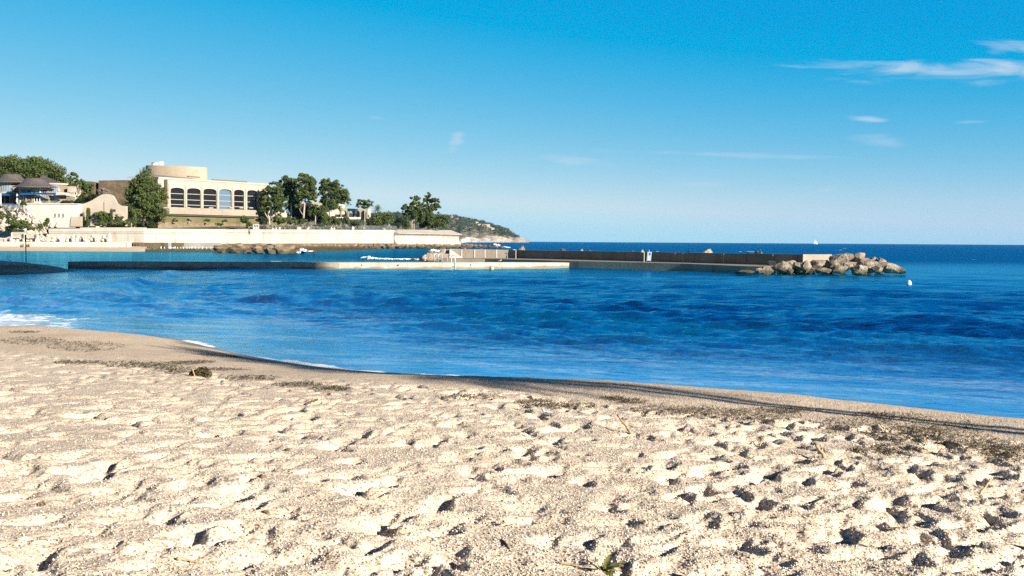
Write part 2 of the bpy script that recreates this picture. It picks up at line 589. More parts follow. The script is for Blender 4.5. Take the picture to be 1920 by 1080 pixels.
def polar(rows, dense_half, ncol, coarse):
    """one sheet of rings round the camera's foot, fine ahead and coarse elsewhere"""
    a = np.linspace(-dense_half, dense_half, ncol)
    b = np.linspace(dense_half, 2 * math.pi - dense_half, coarse + 1)[1:-1]
    th = np.concatenate([a, b])
    R, T = np.meshgrid(rows, th, indexing='ij')
    x, y = R * np.sin(T), R * np.cos(T)
    n, m = R.shape
    i = np.arange(n - 1)[:, None] * m
    j = np.arange(m)[None, :]
    j2 = (j + 1) % m
    q = np.stack([i + j, i + j2, i + m + j2, i + m + j], -1).reshape(-1, 4)[:, ::-1]
    return R, T, x, y, q


rng = np.random.default_rng(7)
# ---------------------------------------------------------------- sand
rows = [0.4, 1.0, 1.8, 2.6, 3.3]
r = 3.8
while r < 34:
    rows.append(r)
    r += max(0.0065, 0.60 * r * r / (1005.0 * 2.0))
while r < 120:
    rows.append(r)
    r *= 1.02
rows += [140, 180, 240, 330, 420]
rows = np.array(rows)
R, T, X, Y, Q = polar(rows, rad(31), 1250, 90)
S = shore_s(X, Y)
Z = beach_base(S)
q = 12.3 - (0.47 * X + 0.88 * Y) + 0.7 * fbm(X * 0.5, Y * 0.5, 3, 3) + 0.25 * fbm(X * 2.5, Y * 2.5, 5, 2)
dry = sstep(-0.35, 0.45, q) * sstep(2.0, 4.0, S)
near_w = 1 - sstep(40, 60, R)
Z += near_w * dry * (0.03 + 0.030 * fbm(X * 0.55, Y * 0.55, 11, 2) + 0.009 * fbm(X * 1.7, Y * 1.7, 21, 2))
Z += near_w * (1 - dry) * sstep(0.2, 2.0, S) * (0.05 * fbm(X * 0.5, Y * 0.5, 31, 3) + 0.010 * fbm(X * 4, Y * 4, 35, 2))
right = sstep(-6, 5, X)
rough = dry * (0.55 + 0.6 * right) + (1 - dry) * (0.12 + 0.45 * right)
# footprints and scuffs
prints = []
for k in range(3600):
    rr = 3.6 + 22 * rng.random() ** 0.8
    aa = rng.uniform(-rad(31), rad(31))
    prints.append((rr * math.sin(aa), rr * math.cos(aa), 0.87 + rng.normal() * 0.55, rng.uniform(0.05, 0.15), rng.uniform(0.032, 0.068), 0.014 + 0.052 * rng.random() ** 1.4))
for k in range(34):      # a few tracks of steps
    x0, y0 = rng.uniform(-9, 9), rng.uniform(4, 16)
    hd = rng.choice([0.2, -0.6, 1.0, 1.3]) + rng.normal() * 0.25
    for i in range(16):
        px_ = x0 + math.cos(hd) * 0.62 * i + (0.10 if i % 2 else -0.10) * -math.sin(hd)
        py_ = y0 + math.sin(hd) * 0.62 * i + (0.10 if i % 2 else -0.10) * math.cos(hd)
        prints.append((px_, py_, hd + rng.normal() * 0.15, 0.13, 0.066, rng.uniform(0.035, 0.065)))
th_row = T[0]
th_dense = th_row[:1250]
for (cx, cy, ang, la, lb, dep) in prints:
    rr, aa = math.hypot(cx, cy), math.atan2(cx, cy)
    if rr < 3.6 or rr > 30 or abs(aa) > rad(31):
        continue
    i0, i1 = np.searchsorted(rows, [rr - 0.6, rr + 0.6])
    dw = 0.6 / rr
    j0, j1 = np.searchsorted(th_dense, [aa - dw, aa + dw])
    if i1 - i0 < 2 or j1 - j0 < 2:
        continue
    dx, dy = X[i0:i1, j0:j1] - cx, Y[i0:i1, j0:j1] - cy
    u = (dx * math.cos(ang) + dy * math.sin(ang)) / la
    v = (-dx * math.sin(ang) + dy * math.cos(ang)) / lb
    sd_ = (dx * 0.77 - dy * 0.64) / math.sqrt(la * lb)
    far_k = 1 - 0.50 * sstep(0.0, 1.3, -sd_)
    u, v = u * far_k, v * far_k
    wob = 1 + 0.35 * fbm(dx * 9 + cx * 7, dy * 9 + cy * 7, 41, 2)
    d2 = (u * u + v * v) * wob
    prof = -np.exp(-d2 ** 1.5 * 1.1) + 0.10 * np.exp(-((np.sqrt(d2) - 1.6) / 0.6) ** 2)
    Z[i0:i1, j0:j1] += 1.3 * dep * prof * (dry[i0:i1, j0:j1] * (0.75 + 0.35 * right[i0:i1, j0:j1]) + 0.03)
fade = 1 - sstep(14, 30, R)
grain = dry * (0.75 + 0.35 * right) + (1 - dry) * (0.55 + 0.65 * right)
Z += fade * (rough * (0.005 * fbm(X * 9, Y * 9, 51, 2) + 0.0055 * vnoise(X * 30, Y * 30, 55)) + grain * (0.0042 * vnoise(X * 70, Y * 70, 57) + 0.0046 * vnoise(X * 140, Y * 140, 59)))
wet = 1 - sstep(0.15, 0.85, S + 0.5 * fbm(X * 0.7, Y * 0.7, 61, 3) + 0.15 * fbm(X * 4, Y * 4, 63, 2))


def sand_z(x, y):
    """height of the built sand at a place (nearest vertex)"""
    rr, aa = math.hypot(x, y), math.atan2(x, y)
    i = int(np.clip(np.searchsorted(rows, rr), 0, len(rows) - 1))
    j = int(np.argmin(np.abs(th_row - aa)))
    return float(Z[i, j])


def on_sand(px, py):
    z = 0.8
    for _ in range(12):
        p = G(px, py, z)
        z = 0.5 * z + 0.5 * sand_z(p.x, p.y)
    p = G(px, py, z)
    return Vector((p.x, p.y, sand_z(p.x, p.y)))


t = NT('beach_sand')
p = t.pos()
vor = t.n('ShaderNodeTexVoronoi', {'Vector': p, 'Scale': 85.0})
vor2 = t.n('ShaderNodeTexVoronoi', {'Vector': p, 'Scale': 42.0})
cell = t.n('ShaderNodeSeparateColor', {0: vor.outputs['Color']})
dryA = t.n('ShaderNodeAttribute', attribute_name='dry').outputs['Fac']
wetA = t.n('ShaderNodeAttribute', attribute_name='wet').outputs['Fac']
big = t.noise(p, 0.9, 5, 0.6)
col = t.mix(dryA, (0.58, 0.465, 0.350), (0.640, 0.530, 0.418))
col = t.mix(0.5, col, t.mix(t.rng(big, 0.3, 0.7), (0.85, 0.83, 0.80), (1.12, 1.13, 1.14)), 'MULTIPLY')
gr = t.mix(t.rng(cell.outputs[0], 0.0, 1.0), (0.48, 0.43, 0.37), (1.26, 1.25, 1.23))
col = t.mix(0.8, col, gr, 'MULTIPLY')
col = t.mix(t.math('GREATER_THAN', cell.outputs[1], 0.93), col, (0.20, 0.15, 0.10))
col = t.mix(wetA, col, t.mix(1.0, col, (0.36, 0.33, 0.31), 'MULTIPLY'))
hgt = t.math('ADD', t.math('MULTIPLY', vor.outputs['Distance'], -0.6), t.math('MULTIPLY', vor2.outputs['Distance'], -0.7))
hgt = t.math('ADD', hgt, t.math('MULTIPLY', t.noise(p, 30.0, 4, 0.75), 1.2))
b = t.n('ShaderNodeBsdfPrincipled', {'Base Color': col, 'Specular IOR Level': 0.15, 'Roughness': t.rng(wetA, 0, 1, 0.9, 0.45)})
bn = t.n('ShaderNodeBump', {'Height': hgt, 'Strength': 0.38, 'Distance': 0.010})
t.nt.links.new(bn.outputs[0], b.inputs['Normal'])
t.nt.links.new(b.outputs[0], t.out.inputs[0])
M['sand'] = t.m
V3 = np.stack([X, Y, Z], -1).reshape(-1, 3)
beach = fast_mesh('beach', V3, Q, M['sand'], True, {'dry': dry.ravel(), 'wet': wet.ravel()})
tag(beach, kind='structure')

# ---------------------------------------------------------------- sea
rows_w = []
r = 9.0
while r < 330:
    rows_w.append(r)
    r += max(0.025, 0.55 * r * r / (1005.0 * H))
while r < 5300:
    rows_w.append(r)
    r *= 1.05
rows_w.append(5600)
rows_w = np.array(rows_w)
Rw, Tw, Xw, Yw, Qw = polar(rows_w, rad(31), 1150, 80)
Sw = -shore_s(Xw, Yw)
ds = np.clip(Sw, -2, 1e6)
dr = np.gradient(rows_w)[:, None] * np.ones_like(Rw)
ramp = sstep(0.8, 12, ds) * (0.55 + 0.45 * sstep(15, 45, Rw))
Zw = np.zeros_like(Rw)
wr = np.random.default_rng(5)
base_dir = math.atan2(-0.90, -0.44)           # waves run towards the beach
warp_x, warp_y = 2.2 * fbm(Xw * 0.06, Yw * 0.06, 71, 2), 2.2 * fbm(Xw * 0.06, Yw * 0.06, 73, 2)
for k in range(84):
    lam = 0.32 * (14.0 / 0.32) ** (k / 83.0)
    a = base_dir + wr.normal() * (0.50 if lam < 1.2 else 0.32 if lam < 4 else 0.2)
    kx, ky = math.cos(a) * 2 * math.pi / lam, math.sin(a) * 2 * math.pi / lam
    amp = 0.0105 * lam ** 0.9 * wr.uniform(0.5, 1.4) * min(1.0, (1.8 / lam) ** 1.15)
    att = sstep(1.6, 3.2, lam / dr)
    ph = (Xw + warp_x) * kx + (Yw + warp_y) * ky + wr.uniform(0, 6.28)
    Zw += amp * att * ramp * (2.0 * ((np.sin(ph) + 1) * 0.5) ** 2.2 - 0.75)
gust = 0.85 + 0.6 * fbm(Xw * 0.07, Yw * 0.07, 77, 3)
Zw *= np.clip(gust, 0.3, 1.7)
# swells that run along the shore: (distance of the crest line, from x, to x, height, steepness length)
NX, NY = 0.44, 0.90
SWELLS = [(38.0, -16, 26, 0.34, 2.6), (45.5, -30, 4, 0.20, 2.6), (29.6, 5, 40, 0.26, 2.0), (25.2, 3.0, 13, 0.12, 1.0), (52, 4, 60, 0.22, 3.0),
          (33.5, -4, 9, 0.13, 1.7), (61, -50, 60, 0.20, 3.5), (22.6, -1, 5.5, 0.06, 0.7), (27.6, -10, 1.0, 0.08, 0.8), (73, -50, 60, 0.2, 4.0)]
npx = NX * Xw + NY * Yw + 1.2 * fbm(Xw * 0.09, Yw * 0.09, 81, 3) + 0.25 * fbm(Xw * 0.6, Yw * 0.6, 83, 2)
for (c0, xa, xb, hh, ln) in SWELLS:
    w_ = npx - c0
    env = sstep(xa, xa + 6, Xw) * (1 - sstep(xb - 6, xb, Xw))
    env = env * (0.75 + 0.6 * fbm(Xw * 0.13, Yw * 0.13, int(c0), 2))
    prof = np.where(w_ < 0, np.exp(-(w_ / ln) ** 2), np.exp(-(w_ / (2.3 * ln)) ** 2)) - 0.3 * np.exp(-((w_ + 2.2 * ln) / (1.4 * ln)) ** 2)
    Zw += 1.1 * hh * env * prof * sstep(0.5, 5, ds)
# the small breaking line at the left, running in from the pier
ax, ay = G(190, 560).x, G(190, 560).y
bx, by = G(320, 514).x, G(320, 514).y
tt = ((Xw - ax) * (bx - ax) + (Yw - ay) * (by - ay)) / ((bx - ax) ** 2 + (by - ay) ** 2)
px_ = ax + (bx - ax) * tt
dd = ((Xw - ax) * (by - ay) - (Yw - ay) * (bx - ax)) / math.hypot(bx - ax, by - ay)
dd = dd + 0.6 * fbm(Xw * 0.3, Yw * 0.3, 91, 2)
Zw += 0.30 * sstep(-0.15, 0.2, tt) * (1 - sstep(0.85, 1.2, tt)) * np.where(dd > 0, np.exp(-(dd / 0.55) ** 2), np.exp(-(dd / 2.4) ** 2))
al_ = 0.90 * Xw - 0.44 * Yw
Zw += (0.020 * fbm(al_ * 0.55, npx * 2.4, 93, 3) + 0.010 * fbm(al_ * 1.6, npx * 7.0, 95, 2)) * sstep(0.15, 1.2, ds) * (1 - sstep(25, 60, Rw))
Zw[Rw > 400] = 0
# lay of foam: along the water's edge, thickest in the corner at the left
nf = fbm(Xw * 0.55, Yw * 0.55, 101, 4)
nf2 = fbm(Xw * 3.2, Yw * 3.2, 105, 3)
lap = (fbm(Xw * 0.30, Yw * 0.30, 107, 2) + 0.20) * 0.9
edge_f = (1 - sstep(0.04, 0.22, ds - 0.45 * np.clip(lap - 0.28, 0, 1))) * sstep(0.26, 0.46, lap) * 0.9
for fx, fy, hw in ((372, 643, 0.7), (392, 650, 0.5), (548, 681, 0.6), (575, 685, 0.9), (600, 690, 0.5), (820, 705, 0.5), (836, 706, 0.4), (1125, 720, 0.6), (1160, 722, 0.7), (1190, 724, 0.4), (690, 699, 0.4), (980, 713, 0.3)):
    fp = G(fx, fy - 2)
    edge_f = np.maximum(edge_f, 0.95 * np.exp(-(((Xw - fp.x) ** 2 + (Yw - fp.y) ** 2) / hw ** 2) ** 1.5) * (1 - sstep(0.12, 0.42, ds + 0.25 * nf2)))
left_w = 1 - sstep(-16.0, -11.0, Xw + 0.25 * (Yw - 30))
left_f = left_w * (1 - sstep(4.5, 9.5, ds + 4.0 * nf)) * (0.48 + 0.50 * sstep(0.05, 0.40, nf2 + 0.6 * nf))
left_e = left_w * (1 - sstep(0.15, 0.45, ds))
foam_a = np.clip(np.maximum(np.maximum(edge_f, left_f * (Yw < 60)), left_e * (Yw < 60)), 0, 1) * (Rw < 70)
cap = sstep(0.58, 0.66, fbm(Xw * 0.16, Yw * 0.10, 111, 4)) * (Rw > 130) * (Rw < 900) * 0.6
chop = sstep(0.30, 0.5, fbm(Xw * 0.35, Yw * 0.35, 113, 4)) * sstep(34, 42, Xw) * sstep(60, 75, Yw) * (Yw < 110) * 0.45
foam_a = np.maximum(foam_a, np.maximum(cap, chop))
# thin foam films along the shore, with bright water highlights painted in as pale streaks
streak = sstep(-0.05, 0.45, 0.7 * fbm(al_ * 0.30, npx * 1.5, 121, 4) + 0.6 * fbm(al_ * 1.0, npx * 5.0, 123, 3))
reach = 8.5 + 17 * (1 - sstep(-16, 1, Xw))
film = streak * (1 - sstep(0.35, 1.0, ds / reach)) * sstep(0.1, 0.8, ds) * (Rw < 70)
crest = sstep(0.10, 0.32, Zw) * sstep(0.0, 0.4, fbm(al_ * 0.5, npx * 1.8, 127, 4)) * sstep(4, 9, ds) * (Rw < 130)
foam_a = np.maximum(foam_a, 0.30 * crest)
shal = np.exp(-(np.clip(ds, 0, None) / (6.5 + 26 * (1 - sstep(-18, 0, Xw)))) ** 1.4) * (1 - sstep(60, 110, Rw))

off_a = sstep(-70, -15, Xw) * sstep(105, 165, Yw)
t = NT('sea_water')
ofA = t.n('ShaderNodeAttribute', attribute_name='offshore').outputs['Fac']
p = t.pos()
shA = t.n('ShaderNodeAttribute', attribute_name='shallow').outputs['Fac']
foA = t.n('ShaderNodeAttribute', attribute_name='foam').outputs['Fac']
lg = t.noise(t.pos((0.06, 0.20, 1)), 1.0, 4)
deep = t.mix(t.rng(lg, 0.35, 0.65), (0.000, 0.086, 0.168), (0.000, 0.140, 0.258))
deep = t.mix(ofA, deep, (0.000, 0.042, 0.090))
body = t.mix(t.rng(shA, 0.05, 0.85, 0.0, 1.0, True), deep, (0.100, 0.260, 0.430))
n1 = t.noise(t.pos((1.0, 1.6, 1)), 0.8, 6, 0.6, 0.3)
n2 = t.noise(t.pos((1.0, 1.7, 1)), 3.4, 5, 0.62, 0.4)
n3 = t.noise(t.pos((0.5, 1.0, 1)), 0.16, 4, 0.6)
hg = t.math('ADD', t.math('MULTIPLY', n1, 0.55), t.math('ADD', t.math('MULTIPLY', n2, 0.16), t.math('MULTIPLY', n3, 3.2)))
bn = t.n('ShaderNodeBump', {'Height': hg, 'Strength': 1.0, 'Distance': t.rng(shA, 0.1, 0.9, 0.42, 0.08)})
df = t.n('ShaderNodeBsdfDiffuse', {'Color': body, 'Normal': bn.outputs[0]})
gl = t.n('ShaderNodeBsdfGlossy', {'Color': t.mix(ofA, t.mix(shA, (0.17, 0.74, 1.0), (0.52, 0.84, 1.0)), (0.02, 0.33, 0.60)), 'Roughness': 0.12, 'Normal': bn.outputs[0]})
lw = t.n('ShaderNodeFresnel', {'IOR': 1.33, 'Normal': bn.outputs[0]}).outputs[0]
mx = t.n('ShaderNodeMixShader', {0: t.rng(lw, 0.09, 0.62, 0.03, t.rng(shA, 0.0, 0.5, 0.80, 0.95)), 1: df.outputs[0], 2: gl.outputs[0]})
fz = t.noise(p, 5.0, 5, 0.7)
fmask = t.rng(t.math('ADD', foA, t.math('MULTIPLY', t.math('SUBTRACT', fz, 0.5), 0.7)), 0.25, 0.75, 0.0, 1.0, True)
fmask = t.math('MULTIPLY', fmask, t.math('GREATER_THAN', foA, 0.02))
fd = t.n('ShaderNodeBsdfDiffuse', {'Color': (0.80, 0.84, 0.87, 1)})
mx2 = t.n('ShaderNodeMixShader', {0: fmask, 1: mx.outputs[0], 2: fd.outputs[0]})
fiA = t.n('ShaderNodeAttribute', attribute_name='film').outputs['Fac']
fd2 = t.n('ShaderNodeBsdfDiffuse', {'Color': (0.42, 0.60, 0.74, 1)})
fm2 = t.math('MULTIPLY', fiA, t.rng(fz, 0.38, 0.66, 0.04, 0.36))
mx3 = t.n('ShaderNodeMixShader', {0: fm2, 1: mx2.outputs[0], 2: fd2.outputs[0]})
t.nt.links.new(mx3.outputs[0], t.out.inputs[0])
M['sea'] = t.m
keep = (ds > -1.2).ravel()
Qk = Qw[keep[Qw].any(axis=1)]
used = np.zeros(Xw.size, bool)
used[Qk.ravel()] = True
remap = np.cumsum(used) - 1
Vw = np.stack([Xw, Yw, Zw], -1).reshape(-1, 3)[used]
sea = fast_mesh('sea', Vw, remap[Qk], M['sea'], True, {'offshore': off_a.ravel()[used], 'shallow': shal.ravel()[used], 'film': film.ravel()[used], 'foam': foam_a.ravel()[used]})
tag(sea, kind='structure')


# ================================================================ builders
def leaf_cloud(mb, puffs, n, size, seed, shell=0.55):
    """many small leaf clumps spread through puffs [(centre, radii)]"""
    g = np.random.default_rng(seed)
    vol = np.array([p[1][0] * p[1][1] * p[1][2] for p in puffs]) ** 0.75
    idx = g.choice(len(puffs), n, p=vol / vol.sum())
    c = np.array([tuple(p[0]) for p in puffs])[idx]
    rr = np.array([tuple(p[1]) for p in puffs])[idx]
    d = g.normal(size=(n, 3))
    d /= np.linalg.norm(d, axis=1)[:, None]
    rad_ = (shell + (1 - shell) * g.random(n)) * (0.9 + 0.25 * g.random(n))
    ctr = c + d * rr * rad_[:, None]
    nrm = d * 0.9 + g.normal(size=(n, 3)) * 0.75
    nrm /= np.linalg.norm(nrm, axis=1)[:, None]
    a = np.cross(nrm, g.normal(size=(n, 3)))
    a /= np.linalg.norm(a, axis=1)[:, None]
    b = np.cross(nrm, a)
    s = size * (0.55 + 0.9 * g.random(n))[:, None]
    asp = (0.45 + 0.4 * g.random(n))[:, None]
    bend = nrm * s * 0.25
    v = np.stack([ctr - a * s, ctr - b * s * asp + bend, ctr + a * s, ctr + b * s * asp + bend], 1).reshape(-1, 3)
    base = np.arange(n)[:, None] * 4
    return mb.add(v, np.hstack([base, base + 1, base + 2, base + 3]))


def puffs_in(px_ellipses, Y, seed, small=0.30, depth=0.9, per=26):
    """split picture-measured ellipses (cx, cy, rx, ry) into foliage puffs at distance Y"""
    g = np.random.default_rng(seed)
    k = mpp(Y)
    out = []
    for (cx, cy, rx, ry) in px_ellipses:
        c = P(cx, cy, Y)
        rx, ry = rx * 1.14, ry * 1.12
        n = max(5, int(1.7 * per * (rx * ry / 400.0) ** 0.45))
        for _ in range(n):
            d = g.normal(size=3)
            d /= np.linalg.norm(d)
            f = g.random() ** 0.45 * 0.92
            s = 0.80 * small * g.uniform(0.55, 1.4)
            q = Vector((c.x + d[0] * rx * k * f, c.y + d[1] * rx * k * depth * f, c.z + d[2] * ry * k * f))
            m = math.sqrt(rx * ry) * k
            out.append((q, (m * s * 1.15, m * s * 1.15, m * s * 0.85)))
    return out


def tree(name, label, ells, Y, trunks, mat, n, size, seed, group=None, small=0.26, bark='bark', depth=0.9, limbs=True, per=26):
    """ells: crown ellipses in picture pixels; trunks: list of ([(px, py), ...], base radius)"""
    bx_, by_ = trunks[0][0][0]
    if bx_ > 300:
        Y = max(Y, wall_d(min(bx_, 864)) + 5.5)
    base = P(bx_, by_, Y)
    o = thing(name, base, label, 'tree', group)
    pf = puffs_in(ells, Y, seed, small, depth, per)
    mb = MB()
    g = random.Random(seed)
    for pts, r0 in trunks:
        w = [P(a, b_, Y) for a, b_ in pts]
        w[0] = w[0] - Vector((0, 0, 0.4))
        rs = [r0 * (1 - 0.65 * i / max(1, len(w) - 1)) for i in range(len(w))]
        mb.tube(w, rs, 7)
        if limbs:
            tip = w[-1]
            for c, rr in g.sample(pf, min(6, len(pf))):
                s = w[-2].lerp(tip, g.uniform(0.2, 0.9))
                mid = s.lerp(c, 0.5) + Vector((0, 0, -0.06 * (c - s).length))
                mb.tube([s, mid, c], [r0 * 0.4, r0 * 0.26, r0 * 0.1], 5)
    mb.build('trunk', M[bark], o, True)
    cb = MB()
    leaf_cloud(cb, pf, int(n * 4.2), size * 0.52, seed + 1, 0.35)
    cb.build('crown', M[mat], o)
    return o


def bush(name, label, ells, Y, mat, n, size, seed, group=None, small=0.40, cat='bush'):
    cx, cy, rx, ry = ells[0]
    if cx > 480:
        Y = max(Y, wall_d(min(cx, 864)) + 5.0)
    base = P(cx, cy + ry, Y)
    o = thing(name, base, label, cat, group)
    pf = puffs_in(ells, Y, seed, small, 0.8, 22)
    cb = MB()
    leaf_cloud(cb, pf, int(n * 2.2), size * 0.66, seed + 1, 0.35)
    cb.build('foliage', M[mat], o)
    mb = MB()
    g = random.Random(seed)
    for c, rr in g.sample(pf, min(5, len(pf))):
        s = base + Vector((g.uniform(-0.2, 0.2), 0, -0.3))
        mb.tube([s, s.lerp(c, 0.5) + Vector((0, 0, 0.1)), c], [0.07, 0.05, 0.02], 5)
    mb.build('stem', M['bark'], o)
    return o


def frond(mb, root, az, el, L, droop, g, w=0.10, nl=13):
    pts = []
    for i in range(9):
        f = i / 8
        r_ = L * (f - 0.12 * droop * f * f)
        z = math.sin(el) * L * f - droop * L * 0.62 * f * f
        pts.append(Vector(root) + Vector((math.cos(az) * math.cos(el) * r_, math.sin(az) * math.cos(el) * r_, z)))
    mb.tube(pts, [0.035 * (1 - 0.8 * i / 8) for i in range(9)], 4)
    side = Vector((-math.sin(az), math.cos(az), 0))
    for i in range(nl):
        f = 0.14 + 0.84 * i / (nl - 1)
        k = min(7, int(f * 8))
        p = pts[k].lerp(pts[k + 1], f * 8 - k)
        t_ = (pts[k + 1] - pts[k]).normalized()
        ll = L * 0.24 * math.sin(math.pi * (0.15 + 0.8 * f)) + 0.06
        for s in (-1, 1):
            e = p + (side * s * 0.85 + t_ * 0.55 + Vector((0, 0, -0.30 + 0.15 * g.random()))) * ll
            mb.add([tuple(p - t_ * w * 0.5), tuple(p + t_ * w * 0.5), tuple(e)], [(0, 1, 2)])


def palm(label, base, h, L, seed, nfr=30, r=0.2, group=None, lean=(0, 0)):
    g = random.Random(seed)
    o = thing('palm_tree', base, label, 'palm tree', group)
    top = Vector(base) + Vector((lean[0], lean[1], h))
    mb = MB()
    n = 12
    pts = [Vector(base).lerp(top, i / n) + Vector((0, 0, -0.4 if i == 0 else 0)) for i in range(n + 1)]
    mb.tube(pts, [r * (1.25 - 0.35 * i / n + (0.05 if i % 2 else 0)) for i in range(n + 1)], 9)
    mb.lathe(top, [(r * 0.7, -0.5), (r * 1.5, -0.15), (r * 1.2, 0.15), (0.02, 0.3)], 9)
    mb.build('trunk', M['bark'], o, True)
    fb = MB()
    for i in range(nfr):
        az = i * 2.39996 + g.uniform(-0.2, 0.2)
        f = i / nfr
        frond(fb, top, az, rad(78 - 95 * f) + g.uniform(-0.1, 0.1), L * g.uniform(0.85, 1.05), 0.25 + 0.55 * f, g)
    fb.build('crown', M['palm'], o)
    return o


def arch_panel(mb, corner, ux, uz, nrm, w, h, thick, aw, ah, spring, ax, seg=12, flat=1.0):
    """a wall panel w x h with an arched opening (centre ax, width aw, top ah, spring height spring); its jambs and soffit have depth"""
    def pt(x, z, d=0.0):
        return tuple(corner + ux * x + uz * z - nrm * d)
    x0, x1 = ax - aw / 2, ax + aw / 2
    arc = [(ax - aw / 2 * math.cos(math.pi * i / seg), spring + (ah - spring) * math.sin(math.pi * i / seg) ** flat) for i in range(seg + 1)]
    for d in (0.0, thick):
        mb.add([pt(0, 0, d), pt(x0, 0, d), pt(x0, h, d), pt(0, h, d)], [(0, 1, 2, 3)])
        mb.add([pt(x1, 0, d), pt(w, 0, d), pt(w, h, d), pt(x1, h, d)], [(0, 1, 2, 3)])
        for (ax0, az0), (ax1, az1) in zip(arc[:-1], arc[1:]):
            mb.add([pt(ax0, az0, d), pt(ax1, az1, d), pt(ax1, h, d), pt(ax0, h, d)], [(0, 1, 2, 3)])
    path = [(x0, 0)] + arc + [(x1, 0)]
    for (a0, b0), (a1, b1) in zip(path[:-1], path[1:]):
        mb.add([pt(a0, b0), pt(a1, b1), pt(a1, b1, thick), pt(a0, b0, thick)], [(0, 1, 2, 3)])
    mb.add([pt(0, h), pt(w, h), pt(w, h, thick), pt(0, h, thick)], [(0, 1, 2, 3)])
    mb.add([pt(0, 0), pt(0, h), pt(0, h, thick), pt(0, 0, thick)], [(0, 1, 2, 3)])
    mb.add([pt(w, 0), pt(w, h), pt(w, h, thick), pt(w, 0, thick)], [(0, 1, 2, 3)])
    return arc


def loft(mb, profs):
    """join a row of equal-length profiles into one skin, ends capped"""
    m = len(profs[0])
    v = [tuple(p) for pr in profs for p in pr]
    f = [(i * m + k, i * m + (k + 1) % m, (i + 1) * m + (k + 1) % m, (i + 1) * m + k) for i in range(len(profs) - 1) for k in range(m)]
    f += [tuple(range(m - 1, -1, -1)), tuple((len(profs) - 1) * m + k for k in range(m))]
    return mb.add(v, f)


def boulder(c, r, seed, label, group=None, mat='rock', name='boulder', sub=3, cat='rock', rough=0.06):
    mb = MB()
    mb.rock((0, 0, 0), r, seed, sub, rough=rough)
    o = mb.build(name, M[mat])
    o.location = c
    return tag(o, label, cat, group)


def px_boulder(x0, x1, y0, y1, Y, seed, label, group=None, mat='rock', deep=1.0, sub=3):
    c = P((x0 + x1) / 2, (y0 + y1) / 2, Y)
    k = mpp(Y)
    rx, rz = (x1 - x0) / 2 * k, (y1 - y0) / 2 * k
    g = random.Random(seed)
    return boulder(c, (rx * 1.08, max(rx, rz) * deep, rz * 1.10), seed, label, group, mat, sub=sub)


# ================================================================ far shore
# ---- sea wall along the garden, px -> distance of its face
WALL_D = [(-140, 228), (60, 228.5), (100, 229), (270, 229.5), (330, 233), (420, 245), (520, 278), (600, 308), (680, 340), (742, 362), (760, 368), (800, 380), (845, 390), (866, 398)]


def wall_d(px):
    return float(np.interp(px, [a for a, _ in WALL_D], [b for _, b in WALL_D]))


def wall_prof(px, prof, up_k=1.0):
    """cross-section at picture column px: list of (out, z), out = metres towards the water"""
    Y = wall_d(px)
    a, b_ = P(px - 4, 440, wall_d(px - 4)), P(px + 4, 440, wall_d(px + 4))
    t_ = Vector((b_.x - a.x, b_.y - a.y, 0)).normalized()
    nrm = Vector((t_.y, -t_.x, 0))
    p = P(px, 440, Y)
    return [Vector((p.x + nrm.x * o_, p.y + nrm.y * o_, z)) for o_, z in prof]


def top_z(px):     # top of the wall as read in the picture
    py = np.interp(px, [90, 270, 420, 600, 742], [428.5, 428.5, 430, 430.5, 431.5])
    return P(px, float(py), wall_d(px)).z


o = thing('sea_wall', P(420, 455, 245), 'long pale concrete sea wall with stained face below the garden', 'sea wall')
cols = [92, 130, 170, 205, 240, 270, 300, 330, 375, 420, 470, 520, 560, 600, 640, 680, 715, 738]
mb = MB()
loft(mb, [wall_prof(x, [(0.0, 1.7), (0.0, top_z(x) - 1.25), (0.14, top_z(x) - 1.10), (0.14, top_z(x) - 0.75), (-3.0, top_z(x) - 0.75), (-3.0, 1.0)]) for x in cols])
mb.build('wall_face', M['conc'], o)
mb = MB()
loft(mb, [wall_prof(x, [(0.30, top_z(x) - 0.745), (0.30, top_z(x)), (-2.4, top_z(x)), (-2.4, top_z(x) - 0.745)]) for x in cols])
mb.build('coping', M['conc_cap'], o)
mb = MB()     # vertical joints
for x in (292, 356, 410, 462, 523, 572, 612, 647, 672, 705):
    q_ = wall_prof(x, [(0.0, 1.8), (0.0, top_z(x) - 1.7)])
    mb.box((q_[0] + q_[1]) / 2, (0.16, 0.06, q_[1].z - 1.85))
mb.build('joint', concrete('joint_stain', (0.22, 0.18, 0.14), (0.19, 0.15, 0.12)), o)

o = thing('wave_wall', P(800, 455, 380), 'curved wave-deflecting concrete wall with sloping deck at the point', 'sea wall')
cols = [743, 760, 780, 800, 820, 838, 852, 863]


def wave_prof(x):
    zt = P(x, float(np.interp(x, [743, 863], [430.0, 431.5])), wall_d(x)).z
    zl = P(x, float(np.interp(x, [743, 863], [437.0, 439.5])), wall_d(x)).z
    return wall_prof(x, [(1.2, 1.2), (0.4, 1.6), (-0.5, 2.6), (-0.8, 3.6), (-0.55, zl - 0.9), (0.2, zl - 0.35), (0.9, zl - 0.15), (0.9, zl), (-4.5, zt), (-6.5, zt), (-6.5, 1.0)])


